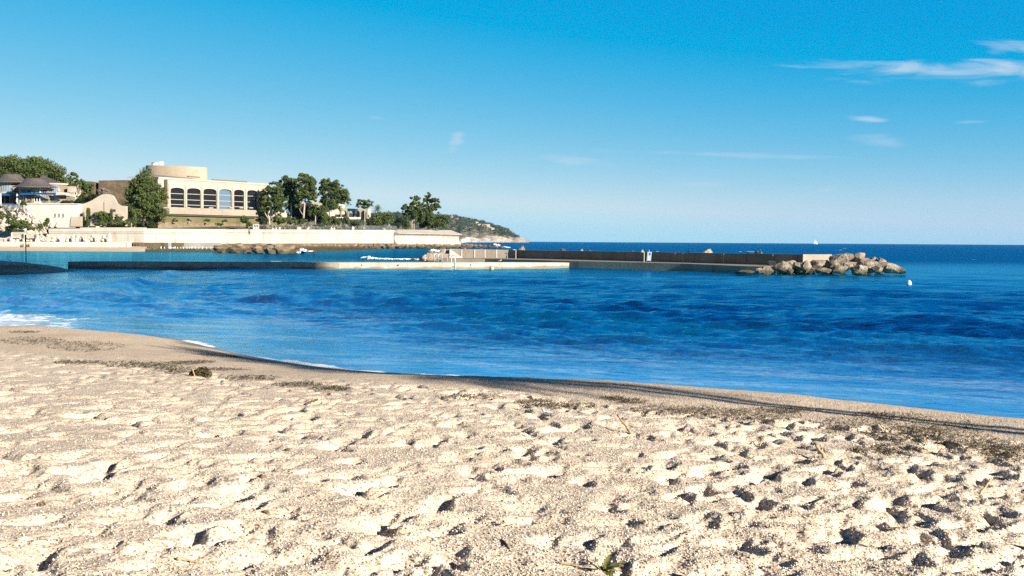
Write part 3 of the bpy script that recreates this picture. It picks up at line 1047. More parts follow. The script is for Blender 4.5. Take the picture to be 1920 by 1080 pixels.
mb = MB()
loft(mb, [wave_prof(x) for x in cols])
mb.build('curved_face', M['conc'], o)
mb = MB()
for i, x in enumerate((747, 753, 766, 771, 779, 790, 794, 801, 812, 816, 821, 833, 838, 841, 845, 848, 851, 854, 857, 860)):
    pr = wave_prof(float(x))
    w_ = 0.05 + 0.05 * ((i * 7) % 3)
    for a, b_ in zip(pr[2:6], pr[3:7]):
        mb.add([tuple(v_ + dv) for v_ in (a, b_) for dv in (Vector((0.02, -0.03, 0)), Vector((w_, -0.03 + w_ * 0.35, 0)))], [(0, 1, 3, 2)])
mb.build('stain_streak', concrete('wave_wall_stain', (0.27, 0.22, 0.165), (0.22, 0.18, 0.13)), o)

# ---- ground of the garden behind the wall
t = NT('garden_soil')
n = t.noise(t.pos(), 0.35, 6, 0.6)
col = t.mix(t.rng(n, 0.35, 0.6), (0.17, 0.13, 0.085), (0.07, 0.085, 0.03))
M['soil'] = t.done(col, 0.95, 0.1, n, 0.5, 0.4)
mb = MB()
cols = list(range(-140, 861, 25)) + [864]
prof_o = [-1.5, -4, -9, -16, -24, -40, -70, -110]
grid_ = []
for x in cols:
    zt = top_z(min(max(x, 95), 742)) - (0.9 if x < 742 else 1.2)
    rise = float(np.interp(x, [-140, 300, 480, 560, 740, 760, 864], [0.6, 0.6, 1.0, 2.4, 2.2, 0.3, 0.1]))
    hh = [zt - 0.2, zt, zt + 0.35 * rise, zt + 0.9 * rise, zt + 1.1 * rise, zt + 1.3 * rise, zt + 1.3 * rise, zt + 1.3 * rise]
    if x < 80:
        hh = [1.5, 1.8, 2.4, 4.2, 6.5, 8.5, 9, 9]
    grid_.append(wall_prof(x, list(zip(prof_o, hh))))
m_ = len(prof_o)
mb.add([tuple(p) for pr in grid_ for p in pr], [(i * m_ + k, i * m_ + k + 1, (i + 1) * m_ + k + 1, (i + 1) * m_ + k) for i in range(len(cols) - 1) for k in range(m_ - 1)])
tag(mb.build('garden_ground', M['soil'], None, True), kind='structure')

# ---- strip of beach, low promenade wall and quay at the far left
mb = MB()
v_, xs_ = [], list(range(-160, 290, 15))
t = NT('far_sand')
n = t.noise(t.pos(), 0.6, 5)
M['far_sand'] = t.done(t.mix(n, (0.42, 0.315, 0.225), (0.50, 0.39, 0.29)), 0.9, 0.1)
for x in xs_:
    e = 4.5 * sstep(255, 290, x)
    for Y_, z_ in ((214 + e, -0.25), (219 + e, 0.15), (221.5, 0.55), (224.5, 1.05), (231, 1.15)):
        p_ = P(x, 450, Y_)
        v_.append((p_.x, p_.y, z_ + 0.06 * math.sin(x * 0.3 + Y_)))
mb.add(v_, [(i * 5 + k, (i + 1) * 5 + k, (i + 1) * 5 + k + 1, i * 5 + k + 1) for i in range(len(xs_) - 1) for k in range(4)])
tag(mb.build('far_beach', M['far_sand'], None, True), kind='structure')

o = thing('promenade_wall', P(120, 461, 223.5), 'low white promenade wall behind the far strip of sand', 'wall')
mb = MB()
for a, b_ in ((-140, 105), (105.4, 236)):
    A_, B_ = P(a, 461, 223.6), P(b_, 461, 223.6)
    mb.extrude([(A_.x, A_.y, 0.9), (B_.x, B_.y, 0.9), (B_.x, B_.y, 1.98), (A_.x, A_.y, 1.98)], (0, 0.5, 0))
mb.build('wall', M['white'], o)
mb = MB()
a, b_ = P(237, 460, 223.5), P(244, 460, 223.5)
mb.extrude([(a.x, a.y, 0.8), (b_.x, b_.y, 0.8), (b_.x, b_.y, 2.15), (a.x, a.y, 2.15)], (0, 0.8, 0))
mb.build('end_pillar', M['white'], o)
for x in (22.5, 46.5, 70.5, 116, 139, 161, 183, 205):
    q_ = P(x, 450, 224.2)
    mb = MB()
    zt = 4.0 if x < 80 else 3.75
    mb.box((q_.x, q_.y, (zt + 1.99) / 2), (0.26, 0.26, zt - 1.99))
    pst = mb.build('post', M['white'], o)
# grey slatted fence between the first posts
o = thing('slatted_fence', P(46, 440, 224.8), 'grey slatted timber fence above pale boulders at far left', 'fence')
for a, b_ in ((23.6, 45.6), (47.6, 69.8)):
    mb = MB()
    for k in range(7):
        A_, B_ = P(a, 440, 224.9), P(b_, 440, 224.9)
        z = 2.75 + 0.20 * k
        mb.extrude([(A_.x, A_.y, z), (B_.x, B_.y, z), (B_.x, B_.y, z + 0.17), (A_.x, A_.y, z + 0.17)], (0, 0.05, 0))
    mb.build('slat_panel', M['timber'], o)
# pale boulders behind the low wall
g = random.Random(3)
x = 6
i = 0
while x < 206:
    w_ = g.uniform(7, 13)
    hgt_ = g.uniform(5.5, 9)
    lo = 453.5
    zig = g.uniform(-1.5, 1.5)
    px_boulder(x, x + w_, lo - hgt_ + zig * 0.3, lo + 2, 225.6, 100 + i, 'pale limestone boulder in the row behind the low white wall', 'pale boulders behind the promenade wall', 'boulder_white', 0.6, 2)
    if x > 74:
        px_boulder(x + 2, x + w_ - 1, lo - hgt_ - 6 + zig, lo - hgt_ + 3, 227.2, 150 + i, 'pale limestone boulder in the row behind the low white wall', 'pale boulders behind the promenade wall', 'boulder_white', 0.5, 2)
    x += w_ * 0.86
    i += 1

# quay under the sea wall
o = thing('low_quay', P(330, 468, 214), 'low weed-stained stone quay at the foot of the sea wall', 'quay')
mb = MB()
A_, B_ = P(272, 466, 216.5), P(405, 466, 222)
mb.extrude([(A_.x, A_.y, -0.6), (B_.x, B_.y, -0.6), (B_.x, B_.y, 0.72), (A_.x, A_.y, 0.72)], (1.0, 9.0, 0))
mb.build('ledge', rock_mat('quay_stone', (0.19, 0.155, 0.12), (0.14, 0.11, 0.085), (0.035, 0.027, 0.010), 0.66), o)
mb = MB()
A_, B_ = P(245, 460, 225.4), P(345, 460, 230.6)
mb.extrude([(A_.x, A_.y, 0.6), (B_.x, B_.y, 0.6), (B_.x, B_.y, 1.95), (A_.x, A_.y, 1.95)], (0, 0.5, 0))
mb.build('back_wall', concrete('stained_stone', (0.115, 0.082, 0.05), (0.07, 0.055, 0.025), 0.6, 0.9, (0.035, 0.032, 0.015)), o)
mb = MB()
A_, B_ = P(345.3, 460, 230.7), P(428, 460, 247)
mb.extrude([(A_.x, A_.y, 0.6), (B_.x, B_.y, 0.6), (B_.x, B_.y, 1.93), (A_.x, A_.y, 1.93)], (0, 0.5, 0))
mb.build('grey_wall', concrete('grey_stone', (0.24, 0.21, 0.18), (0.19, 0.165, 0.14)), o)
for x in np.linspace(251, 298, 9):
    mb = MB()
    q_ = P(float(x), 460, 225.2)
    mb.box((q_.x, q_.y + 0.05 * (x - 251) / 9, 1.3), (0.16, 0.16, 1.2))
    mb.build('buttress', M['rampart'], o)
mb = MB()
q_ = P(312, 460, 224.5)
mb.box((q_.x, q_.y + 2.2, 1.35), (0.55, 0.4, 1.2))
mb.build('blue_panel', plain('pale_blue_panel', (0.25, 0.34, 0.40)), o)
for i, x in enumerate((302, 308, 317, 319, 322, 325, 328, 333, 339, 343.5, 350.5, 355, 359.5, 366, 372.5, 379.5, 387.5, 395)):
    Yq = np.interp(x, [272, 405], [216.9, 222.3])
    q_ = P(x, 465, float(Yq))
    big = 1.0 + 0.4 * ((i * 5) % 3 == 0)
    mb = MB()
    mb.lathe((0, 0, 0), [(0.01, 0), (0.085 * big, 0.0), (0.085 * big, 0.24 * big), (0.06 * big, 0.30 * big), (0.01, 0.32 * big)], 8)
    b2 = mb.build('quay_post', M['white_paint'])
    b2.location = (q_.x, q_.y, 0.72)
    tag(b2, 'short white post in the row along the edge of the low quay', 'bollard', 'white posts on the quay edge')

# rocks at the end of the quay and along the foot of the wall
rk = [(398, 428, 460, 472, 218), (404, 425, 466, 477, 208), (424, 450, 462, 473, 214), (428, 452, 468, 477.5, 205), (446, 470, 459.5, 471, 216), (452, 474, 465, 478.5, 202),
      (470, 492, 460, 470, 212), (472, 498, 465, 478, 200), (492, 512, 459.5, 470, 208), (495, 520, 466, 478.5, 198), (512, 534, 459, 471, 208), (517, 545, 464, 478.5, 198),
      (533, 556, 461, 472, 206), (540, 566, 466, 477.5, 200), (560, 580, 464, 475, 204), (572, 594, 468, 474.5, 203), (436, 458, 455.5, 464, 232), (470, 496, 456, 463, 236), (500, 530, 456.5, 463, 240)]
for i, (a, b_, c_, d_, Y_) in enumerate(rk):
    px_boulder(a, b_, c_, d_, Y_, 200 + i, 'brown weathered boulder in the heap between the quay and the open water', 'brown boulders by the quay', 'rock_far', 0.9)
g = random.Random(11)
x, i = 556, 0
while x < 938:
    w_ = g.uniform(7, 17)
    if x < 866:
        Yb = wall_d(min(x, 862)) - g.uniform(4, 9)
        yt = 457.2 + g.uniform(-0.6, 1.6)
        yb = np.interp(x, [556, 700, 866], [469, 466, 464.5]) + g.uniform(-0.3, 0.6)
    else:
        Yb = 396 + g.uniform(-3, 3)
        yt = np.interp(x, [866, 938], [457.0, 461.5]) + g.uniform(-0.3, 1.0)
        yb = 465.0
    px_boulder(x, x + w_, yt, yb + 1.2, Yb, 300 + i, 'brown foreshore boulder in the line below the sea wall', 'foreshore boulders below the sea wall', 'rock_far', 0.8, 2)
    if i % 2 == 0:
        px_boulder(x + 4, x + w_ + 6, yt + 3.5, yb + 1.6, Yb - 5, 380 + i, 'brown foreshore boulder in the line below the sea wall', 'foreshore boulders below the sea wall', 'rock_far', 0.8, 2)
    x += w_ * 0.55
    i += 1

# ---- cliff at the far left and the white bastion
t_rng = np.random.default_rng(31)
mb = MB()
nx_, nz_ = 150, 70
vv = []
ci = np.arange(nx_)[:, None] * np.ones((1, nz_))
cf = np.ones((nx_, 1)) * (np.arange(nz_) / (nz_ - 1))[None, :]
cpx = -150 + (88 + 150) * ci / (nx_ - 1)
cY = 228 + np.interp(cpx, [-150, 5, 45, 88], [22, 16, 8, 6]) * cf ** 0.8
ctop = np.interp(cpx, [-150, 0, 20, 52, 66, 78, 88], [11.2, 10.9, 10.8, 10.4, 8.6, 6.0, 4.6])
cz = 1.9 + (ctop - 1.9) * cf ** 0.75
cx_ = (cpx - 960) / F * cY
w_ = np.sin(math.pi * np.minimum(1, cf * 1.1)) + 0.15
lump = np.abs(fbm(cx_ * 0.55, cz * 0.75 + cY * 0.3, 7, 4)) * 2.4 + np.abs(vnoise(cx_ * 1.1, cz * 1.3 + cY * 0.5, 17)) * 1.3 + 0.5 * fbm(cx_ * 2.4, cz * 2.4 + cY, 19, 2)
cy2, cz2 = cY - (lump - 0.9) * 1.1 * w_, cz + (lump - 0.9) * 0.45 * w_
vv = np.stack([cx_, cy2, cz2], -1).reshape(-1, 3)
mb.add(vv, [(i * nz_ + k, (i + 1) * nz_ + k, (i + 1) * nz_ + k + 1, i * nz_ + k + 1) for i in range(nx_ - 1) for k in range(nz_ - 1)])
tag(mb.build('cliff', M['cliff'], None, False), kind='structure')
# rough rock shelf under the boulders
mb = MB()
cols = list(range(396, 868, 6))
prs = []
for i, x in enumerate(cols):
    j1, j2 = [float(v) for v in np.random.default_rng(i).uniform(-0.5, 0.5, 2)]
    far_ = float(np.interp(x, [396, 470, 560, 600, 866], [10, 26, 30, 9, 9]))
    prs.append(wall_prof(x, [(-1.0, 1.75), (0.6, 1.35 + 0.5 * j1), (far_ * 0.35, 0.7 + 0.9 * j2), (far_ * 0.7, 0.25 + 0.8 * j1), (far_, -0.7), (-1.0, -0.5)]))
loft(mb, prs)
tag(mb.build('rock_shelf', M['rock_far']), kind='structure')

o = thing('bastion', P(99, 424, 238), 'white rendered bastion wall with three small arched windows below the villa', 'building')
mb = MB()
A_ = P(52, 430, 238)
# front wall: left part, with a slight batter
def bw(px, py, off=0.0):
    p_ = P(px, py, 238)
    return Vector((p_.x, p_.y + off, p_.z))


mb.extrude([bw(51, 400.5), bw(146.5, 400.5), bw(146.5, 382.8), bw(51, 382.0)], (0, 14, 0))
mb.build('upper_wall', M['white'], o)
mb = MB()
mb.extrude([bw(57, 400.3, -0.25), bw(75, 413, -0.25), bw(84, 427, -0.25), bw(142, 427, -0.25), bw(142, 412, -0.25), bw(146, 400.3, -0.25)], (0, 14, 0))
mb.build('lower_wall', M['white'], o)
mb = MB()
mb.extrude([bw(50.2, 382.2, -0.2), bw(146.8, 383.0, -0.2), bw(146.8, 381.6, -0.2), bw(50.2, 380.6, -0.2)], (0, 14.3, 0))
mb.build('parapet', M['white'], o)
for x in (104.1, 111.6, 119.2):
    mb = MB()
    c_ = bw(x, 406.8, -0.262)
    k = mpp(238)
    poly = [c_ + Vector((-1.15 * k, 0, 0)), c_ + Vector((1.15 * k, 0, 0))] + [c_ + Vector((1.15 * k * math.cos(a), 0, 5.4 * k + 1.15 * k * math.sin(a))) for a in np.linspace(0, math.pi, 7)]
    mb.extrude(poly, (0, 0.01, 0))
    w_ = mb.build('window', M['dark_metal'], o)
    mb = MB()
    mb.box(c_ + Vector((0, -0.06, -0.06)), (3.2 * k, 0.16, 0.1))
    mb.build('sill', M['stucco'], w_)
for x in (97.5, 108.5):
    mb = MB()
    mb.extrude([bw(x - 1.6, 425, -0.9), bw(x + 0.4, 425, -0.9), bw(x + 1.9, 415, -0.3), bw(x + 0.6, 415, -0.3)], (0.25, 0.2, 0))
    mb.build('ramp_edge', M['conc'], o)

# sweeping cream wall to the right of the bastion
o = thing('garden_wall', P(200, 418, 240), 'cream garden wall that sweeps up in a curve beside the bastion', 'wall')
def sw(px, py, off=0.0):
    p_ = P(px, py, 240)
    return Vector((p_.x, p_.y + off, p_.z))


mb = MB()
top = [(147, 383.2), (152, 382.7), (158, 381.4), (164, 379.4), (171, 376.3), (178, 372.2), (184, 368.4), (190, 365.2), (195, 363.9), (201, 363.6), (207, 364.8), (211, 368), (214, 373), (218, 381), (223, 385), (230, 386), (236, 386.4)]
mb.extrude([sw(147, 424), sw(236, 424)] + [sw(a, b_) for a, b_ in reversed(top)], (0, 1.2, 0))
mb.build('wall', M['stucco'], o)
mb = MB()
c_ = sw(155.7, 406, -0.015)
k = mpp(240)
mb.extrude([c_ + Vector((-2.9 * k, 0, 0)), c_ + Vector((2.9 * k, 0, 0))] + [c_ + Vector((2.9 * k * math.cos(a), 0, 5.4 * k + 2.9 * k * math.sin(a))) for a in np.linspace(0, math.pi, 9)], (0, 0.012, 0))
mb.build('arched_niche', plain('niche_grey', (0.10, 0.10, 0.11)), o)
mb = MB()
mb.extrude([sw(195.0, 397, -0.1), sw(195.9, 397, -0.1), sw(195.9, 379, -0.1), sw(195.0, 379, -0.1)], (0, 0.09, 0))
mb.build('drain_pipe', M['tan_stucco'], o)
mb = MB()
mb.extrude([sw(140.5, 425, -2.5), sw(161, 425, -2.5), sw(161, 406.3, -2.5), sw(143.5, 406.3, -2.5), sw(141, 412, -2.5)], (0, 2.4, 0))
mb.build('terrace_block', M['stucco'], o)
mb = MB()
mb.extrude([sw(171, 424, -1.6), sw(233, 424, -1.6), sw(233, 400.5, -1.6), sw(175.8, 399.0, -1.6)], (0, 1.5, 0))
mb.build('lower_terrace', M['stucco'], o)
mb = MB()
mb.extrude([sw(211.5, 397, -0.05), sw(216.8, 397, -0.05), sw(216.8, 392.6, -0.05), sw(211.5, 392.6, -0.05)], (0, 0.03, 0))
mb.build('dark_opening', M['dark_metal'], o)
# low coping in front of the hedges
mb = MB()
loft(mb, [wall_prof(x, [(-3.3, top_z(x) - 0.3), (-3.3, top_z(x) + 0.30), (-4.2, top_z(x) + 0.30), (-4.2, top_z(x) - 0.3)]) for x in (139, 180, 230, 280)])
tag(mb.build('low_garden_kerb', M['conc_cap']), 'low pale kerb wall between the cypresses and the sea wall', 'wall')

# ---- old stone rampart
o = thing('rampart', P(205, 380, 276), 'brown rubble stone rampart with a dark vertical recess behind the pine', 'wall')
def rp(px, py, off=0.0):
    p_ = P(px, py, 276)
    return Vector((p_.x, p_.y + off, p_.z))


mb = MB()
mb.extrude([rp(150, 392), rp(177, 392), rp(177, 341), rp(172, 341.6), rp(168, 339.8), rp(150, 341)], (0, 8, 0))
mb.extrude([rp(184.2, 392), rp(312, 392), rp(312, 336.6), rp(300, 337.2), rp(236, 337.6), rp(185, 338.4)], (0, 8, 0))
mb.extrude([rp(177, 392, 3.0), rp(184.2, 392, 3.0), rp(184.2, 340.5, 3.0), rp(177, 341.5, 3.0)], (0, 5, 0))
mb.build('stone_face', M['rampart'], o)
mb = MB()
mb.extrude([rp(236, 337.4, 1), rp(262, 337.0, 1), rp(262, 334.4, 1), rp(236, 334.8, 1)], (0, 2.5, 0))
mb.build('parapet', M['stucco'], o)
mb = MB()
for x in np.arange(236.5, 262, 4):
    a_ = rp(float(x), 334.5, 1.3)
    mb.tube([a_, a_ + Vector((0, 0, 0.55))], 0.03, 5)
mb.tube([rp(236, 331.3, 1.3), rp(262, 330.9, 1.3)], 0.03, 5)
mb.build('railing', M['dark_metal'], o)


# ================================================================ the hall with the arcade
HA, HB = P(300, 390, 275), P(500, 390, 305)
hx = Vector((HB.x - HA.x, HB.y - HA.y, 0)).normalized()
hn = Vector((hx.y, -hx.x, 0))            # outward
hz = Vector((0, 0, 1))


def hp(px, py, out=0.0):
    return PL(px, py, HA + hn * out, hn)


o = thing('concert_hall', hp(305, 405), 'cream hall with a row of tall arched windows and a drum on its roof', 'building')
zb = hp(400, 391).z                       # floor line of the arcade
bays = [(302, 314.5), (320, 345.8), (351, 376.7), (381.7, 406.7), (411, 434.8), (439, 458), (463.7, 483), (486.5, 501)]
mid = [(a + b_) / 2 for a, b_ in bays]
edges = [296.5] + [(bays[i][1] + bays[i + 1][0]) / 2 for i in range(7)] + [506]
ztop = hp(400, 343.6).z
fz_ = MB()
for i, ((a, b_), e0, e1) in enumerate(zip(bays, edges[:-1], edges[1:])):
    c0, c1 = hp(e0, 391), hp(e1, 391)
    c0.z = c1.z = zb
    w = (c1 - c0).dot(hx)
    pa, pb = hp(a, 391), hp(b_, 391)
    xa, xb = (pa - c0).dot(hx), (pb - c0).dot(hx)
    ah = hp((a + b_) / 2, 352.0 + 0.032 * (a - 320)).z - zb
    sp_ = ah - 1.15
    arch_panel(fz_, c0, hx, hz, hn, w, ztop - zb, 0.7, xb - xa, ah, sp_, (xa + xb) / 2, 14, 0.5)
fz_.build('arcade_wall', M['stucco'], o)
# thin pilaster lines on the piers
mb = MB()
for e in edges[1:-1]:
    p0 = hp(e, 391)
    mb.box((p0.x + hn.x * 0.10, p0.y + hn.y * 0.10, (zb + ztop - 0.9) / 2), (0.34, 0.2, ztop - 0.9 - zb), math.atan2(hx.y, hx.x))
mb.build('pilaster', M['stucco'], o)
gl_ = [M['glass'], M['glass'], M['glass'], M['glass'], M['sky_tint_glass'], M['glass'], M['glass'], M['glass']]
for i, (a, b_) in enumerate(bays):
    p0, p1 = hp(a, 391, -0.55), hp(b_, 391, -0.55)
    p0 = p0 - hx * 0.4
    p1 = p1 + hx * 0.5
    ah = hp((a + b_) / 2, 352.0 + 0.032 * (a - 320)).z - zb
    mb = MB()
    mb.extrude([(p0.x, p0.y, zb), (p1.x, p1.y, zb), (p1.x, p1.y, zb + ah), (p0.x, p0.y, zb + ah)], -hn * 0.1)
    win = mb.build('window', gl_[i], o)
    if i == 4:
        win['label'] = 'window with pale blue sky painted into its glass'
    fb = MB()
    W_ = (p1 - p0).dot(hx)
    ctr = (p0 + p1) / 2
    for f in (0.14, 0.40, 0.70):
        c_ = ctr + hn * 0.06
        fb.box((c_.x, c_.y, zb + ah * f), (W_ * 0.98, 0.1, 0.17), math.atan2(hx.y, hx.x))
    fb.build('frame', M['frame'], win)
# cornice in two steps
mb = MB()
for (y0, y1, out, th) in ((340.8, 338.6, 0.12, 3.0), (338.5, 335.6, 0.32, 3.5)):
    a, b_ = hp(296, y0), hp(506, y0 + 5.2)
    z0, z1 = hp(400, y0 + 2.6).z, hp(400, y1 + 2.6).z
    q0, q1 = HA - hx * 0.6, hp(506, 390)
    mb.extrude([(q0.x + hn.x * out, q0.y + hn.y * out, z0), (q1.x + hn.x * out, q1.y + hn.y * out, z0), (q1.x + hn.x * out, q1.y + hn.y * out, z1), (q0.x + hn.x * out, q0.y + hn.y * out, z1)], -hn * th)
mb.build('cornice', M['stucco'], o)
# side and body of the building
mb = MB()
q0, q1 = hp(296.6, 390) - hn * 0.8, hp(505.8, 390) - hn * 0.8
mb.extrude([(q0.x, q0.y, zb - 6), (q1.x, q1.y, zb - 6), (q1.x, q1.y, ztop), (q0.x, q0.y, ztop)], -hn * 22)
mb.build('body', M['stucco'], o)
# sloped roof, then the drum
zc = hp(400, 338.2).z
mb = MB()
r0, r1 = HA + hn * 0.2, hp(500, 390) + hn * 0.2
back = -hn * 12
mb.add([(r0.x, r0.y, zc), (r1.x, r1.y, zc), (r1.x + back.x, r1.y + back.y, zc + 0.6), (r0.x + back.x, r0.y + back.y, zc + 1.6),
        (r0.x, r0.y, zc - 0.3), (r1.x, r1.y, zc - 0.3)], [(0, 1, 2, 3), (4, 5, 1, 0)])
mb.build('roof', plain('grey_roof', (0.20, 0.185, 0.17), 0.8), o)
mb = MB()
e0, e1 = hp(352, 334, 0.3), hp(374, 336.4, 0.3)
mb.box(((e0.x + e1.x) / 2, (e0.y + e1.y) / 2, zc + 0.62), ((e1 - e0).dot(hx), 0.5, 0.35), math.atan2(hx.y, hx.x))
e0, e1 = hp(398, 336, 0.3), hp(463, 341, 0.3)
mb.box(((e0.x + e1.x) / 2, (e0.y + e1.y) / 2, zc + 0.18), ((e1 - e0).dot(hx), 0.35, 0.30), math.atan2(hx.y, hx.x))
mb.build('roof_edge', plain('brown_roof_edge', (0.14, 0.11, 0.085), 0.8), o)
dc = P(343.5, 330, 306)
kd = mpp(298)
R_ = 57.5 * kd
z0, z1 = P(344, 333.5, 297).z - 1.2, P(344, 311.2, 297).z
mb = MB()
mb.lathe((dc.x, dc.y, 0), [(R_, z0), (R_, z1), (R_ - 0.5, z1), (R_ - 0.5, z1 - 0.6), (0.02, z1 - 0.6)], 56)
dv = mb.v[-1]
dv[:, 1] = dc.y - 6.0 + (dv[:, 1] - dc.y) * 0.42
up_v = dv[:, 2] > (z0 + z1) / 2
dv[up_v, 2] -= 0.028 * (dv[up_v, 0] - dc.x + R_) - 0.25
drum = mb.build('drum', concrete('drum_render', (0.40, 0.315, 0.225), (0.345, 0.265, 0.185), 0.3, 0.25, (0.24, 0.175, 0.115), 0.1), o)
mb = MB()
e = P(288.9, 320, 299)
mb.box((e.x, e.y, (z0 + z1) / 2 + 0.35), (0.5, 0.8, z1 - z0 + 0.9))
mb.build('corner_fin', M['white'], drum)
mb = MB()
a_, b_ = P(274.5, 330, 303), P(287.5, 330, 303)
mb.extrude([(a_.x, a_.y, z0), (b_.x, b_.y, z0), (b_.x, b_.y, z1 - 0.2), (a_.x, a_.y, z1 - 0.2)], (0, 6, 0))
mb.build('recess_shade', M['tan_stucco'], o)  # darker stucco block paints the shaded recess left of the drum
mb = MB()
c_ = P(292.2, 312, 308)
mb.lathe((c_.x, c_.y, 0), [(7.6 * kd, z1 - 0.6), (7.6 * kd, P(292, 305, 308).z), (7.0 * kd, P(292, 304.6, 308).z), (0.02, P(292, 304.4, 308).z)], 20)
mb.build('roof_tank', plain('grey_metal_tank', (0.30, 0.32, 0.34), 0.4, 0.5), o)
mb = MB()
c_ = P(303, 309, 308)
mb.box((c_.x, c_.y, (z1 + P(303, 305.6, 308).z) / 2), (6 * kd, 1.2, P(303, 305.6, 308).z - z1 + 0.8))
mb.build('roof_unit', M['white_paint'], o)
mb = MB()
c_ = P(269, 318, 300)
mb.tube([(c_.x, c_.y, z1 - 4), (c_.x, c_.y, P(269, 313, 300).z)], 0.35, 8)
mb.build('vent_pipe', M['frame'], o)

# terrace in front of the arcade
zt1, zt0 = hp(400, 391.2, 3.0).z, hp(400, 403.2, 3.0).z
a_, b_ = hp(303, 395, 3.2), hp(478, 395, 3.2)
poly = [a_, b_]
for f in np.linspace(0, math.pi / 2, 6)[1:]:
    poly.append(b_ + hx * 3.0 * math.sin(f) - hn * 3.0 * (1 - math.cos(f)))
poly.append(a_ - hn * 3.0)
mb = MB()
mb.extrude([(p.x, p.y, zt0) for p in poly], (0, 0, zt1 - zt0))
mb.build('terrace', concrete('terrace_render', (0.31, 0.255, 0.195), (0.265, 0.21, 0.155), 0.3, 0.7, (0.18, 0.125, 0.08), 0.1), o)
mb = MB()
a2, b2 = hp(300, 395, 2.2), hp(540, 395, 2.2)
mb.extrude([(a2.x, a2.y, zt0 - 6), (b2.x, b2.y, zt0 - 6), (b2.x, b2.y, zt0 - 0.45), (a2.x, a2.y, zt0 - 0.45)], -hn * 3.8)
mb.build('terrace_base', M['garden_wall'], o)
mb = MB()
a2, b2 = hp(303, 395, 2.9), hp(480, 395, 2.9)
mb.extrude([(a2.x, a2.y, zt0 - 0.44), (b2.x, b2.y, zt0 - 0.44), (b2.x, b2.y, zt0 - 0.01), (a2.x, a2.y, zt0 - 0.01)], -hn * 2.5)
mb.build('shadow_gap', plain('painted_gap_shade', (0.06, 0.05, 0.04)), o)  # shade under the terrace edge, painted as a dark strip
mb = MB()     # second length of terrace seen behind the pines
a2, b2 = hp(502, 395, 2.8), hp(538, 395, 2.8)
mb.extrude([(a2.x, a2.y, zt0), (b2.x, b2.y, zt0), (b2.x, b2.y, zt1), (a2.x, a2.y, zt1)], -hn * 2.6)
mb.build('side_terrace', M['stucco'], o)
mb = MB()
for x in (328, 352, 395, 433, 452, 470):
    mb.box(hp(x, 390.3, 2.6) + hz * 0.1, (1.4, 0.5, 0.35), math.atan2(hx.y, hx.x))
mb.build('planter', plain('planter_grey', (0.25, 0.22, 0.18)), o)

# dry stone wall below the terrace
o = thing('retaining_wall', hp(380, 427, 7), 'low dry stone garden wall below the hall terrace', 'wall')
mb = MB()
a_, b_ = hp(296, 422, 6.5), hp(472, 422, 6.5)
mb.extrude([(a_.x, a_.y, 4.0), (b_.x, b_.y, 4.0), (b_.x, b_.y, hp(400, 418.6, 6.5).z), (a_.x, a_.y, hp(400, 418.6, 6.5).z)], -hn * 4.3)
mb.build('stone_wall', M['retaining'], o)

# ================================================================ villa with swept roofs
VY = 262.0
kv = mpp(VY)
o = thing('villa', P(66, 386, VY), 'two storey villa with swept grey tiled roofs, blue awnings and curved bays', 'villa')


def vp(px, py, off=0.0):
    return P(px, py, VY + off)


def swept_roof(cx, y_top, y_eave, r0, r1, a0, a1, off, droop=0.5, n=26, m=7):
    c_ = vp(cx, y_top, off + r1 * kv)
    zt_, ze = vp(cx, y_top, off + r1 * kv * 0.7).z, vp(cx, y_eave, off).z
    v, f = [], []
    for i in range(n + 1):
        th = a0 + (a1 - a0) * i / n
        for k in range(m + 1):
            s = k / m
            r_ = (r0 + (r1 - r0) * s) * kv
            z_ = zt_ + (ze - zt_) * (1 - (1 - s) ** 1.9) - droop * s * max(0, math.cos(th)) * 0.6
            v.append((c_.x + r_ * math.sin(th), c_.y - r_ * math.cos(th), z_))
        r_ = r1 * kv
        v.append((c_.x + r_ * math.sin(th), c_.y - r_ * math.cos(th), v[-1][2] - 0.22))
        v.append((c_.x + r_ * 0.72 * math.sin(th), c_.y - r_ * 0.72 * math.cos(th), ze - 0.35))
    w_ = m + 3
    for i in range(n):
        for k in range(w_ - 1):
            f.append((i * w_ + k, i * w_ + k + 1, (i + 1) * w_ + k + 1, (i + 1) * w_ + k))
    v.append((c_.x, c_.y, zt_))
    for i in range(n):
        f.append((i * w_, (i + 1) * w_, len(v) - 1))
    return MB().add(v, f)


swept_roof(22, 326.0, 338.2, 15, 33, rad(-110), rad(100), 3.5).build('roof', M['roof_slate'], o, True)
swept_roof(66, 333.6, 347.6, 16, 39, rad(-98), rad(98), -2.5).build('roof', M['roof_slate'], o, True)
rr_ = swept_roof(79, 326.6, 340.8, 2, 54, rad(8), rad(112), 3.0, 0.3).build('roof', M['roof_slate'], o, True)


def bay(cx, rx, y0, y1, off, a0, a1, mat, name, n=14):
    """a bowed wall between picture heights y0 (bottom) and y1 (top)"""
    c_ = vp(cx, y0, off + rx * kv)
    z0_, z1_ = vp(cx, y0, off).z, vp(cx, y1, off).z
    mb_ = MB()
    mb_.lathe((c_.x, c_.y, 0), [(rx * kv, z0_), (rx * kv, z1_), (rx * kv - 0.4, z1_), (rx * kv - 0.4, z0_)], n, -math.pi / 2 + a0, -math.pi / 2 + a1)
    return mb_.build(name, mat, o, False)


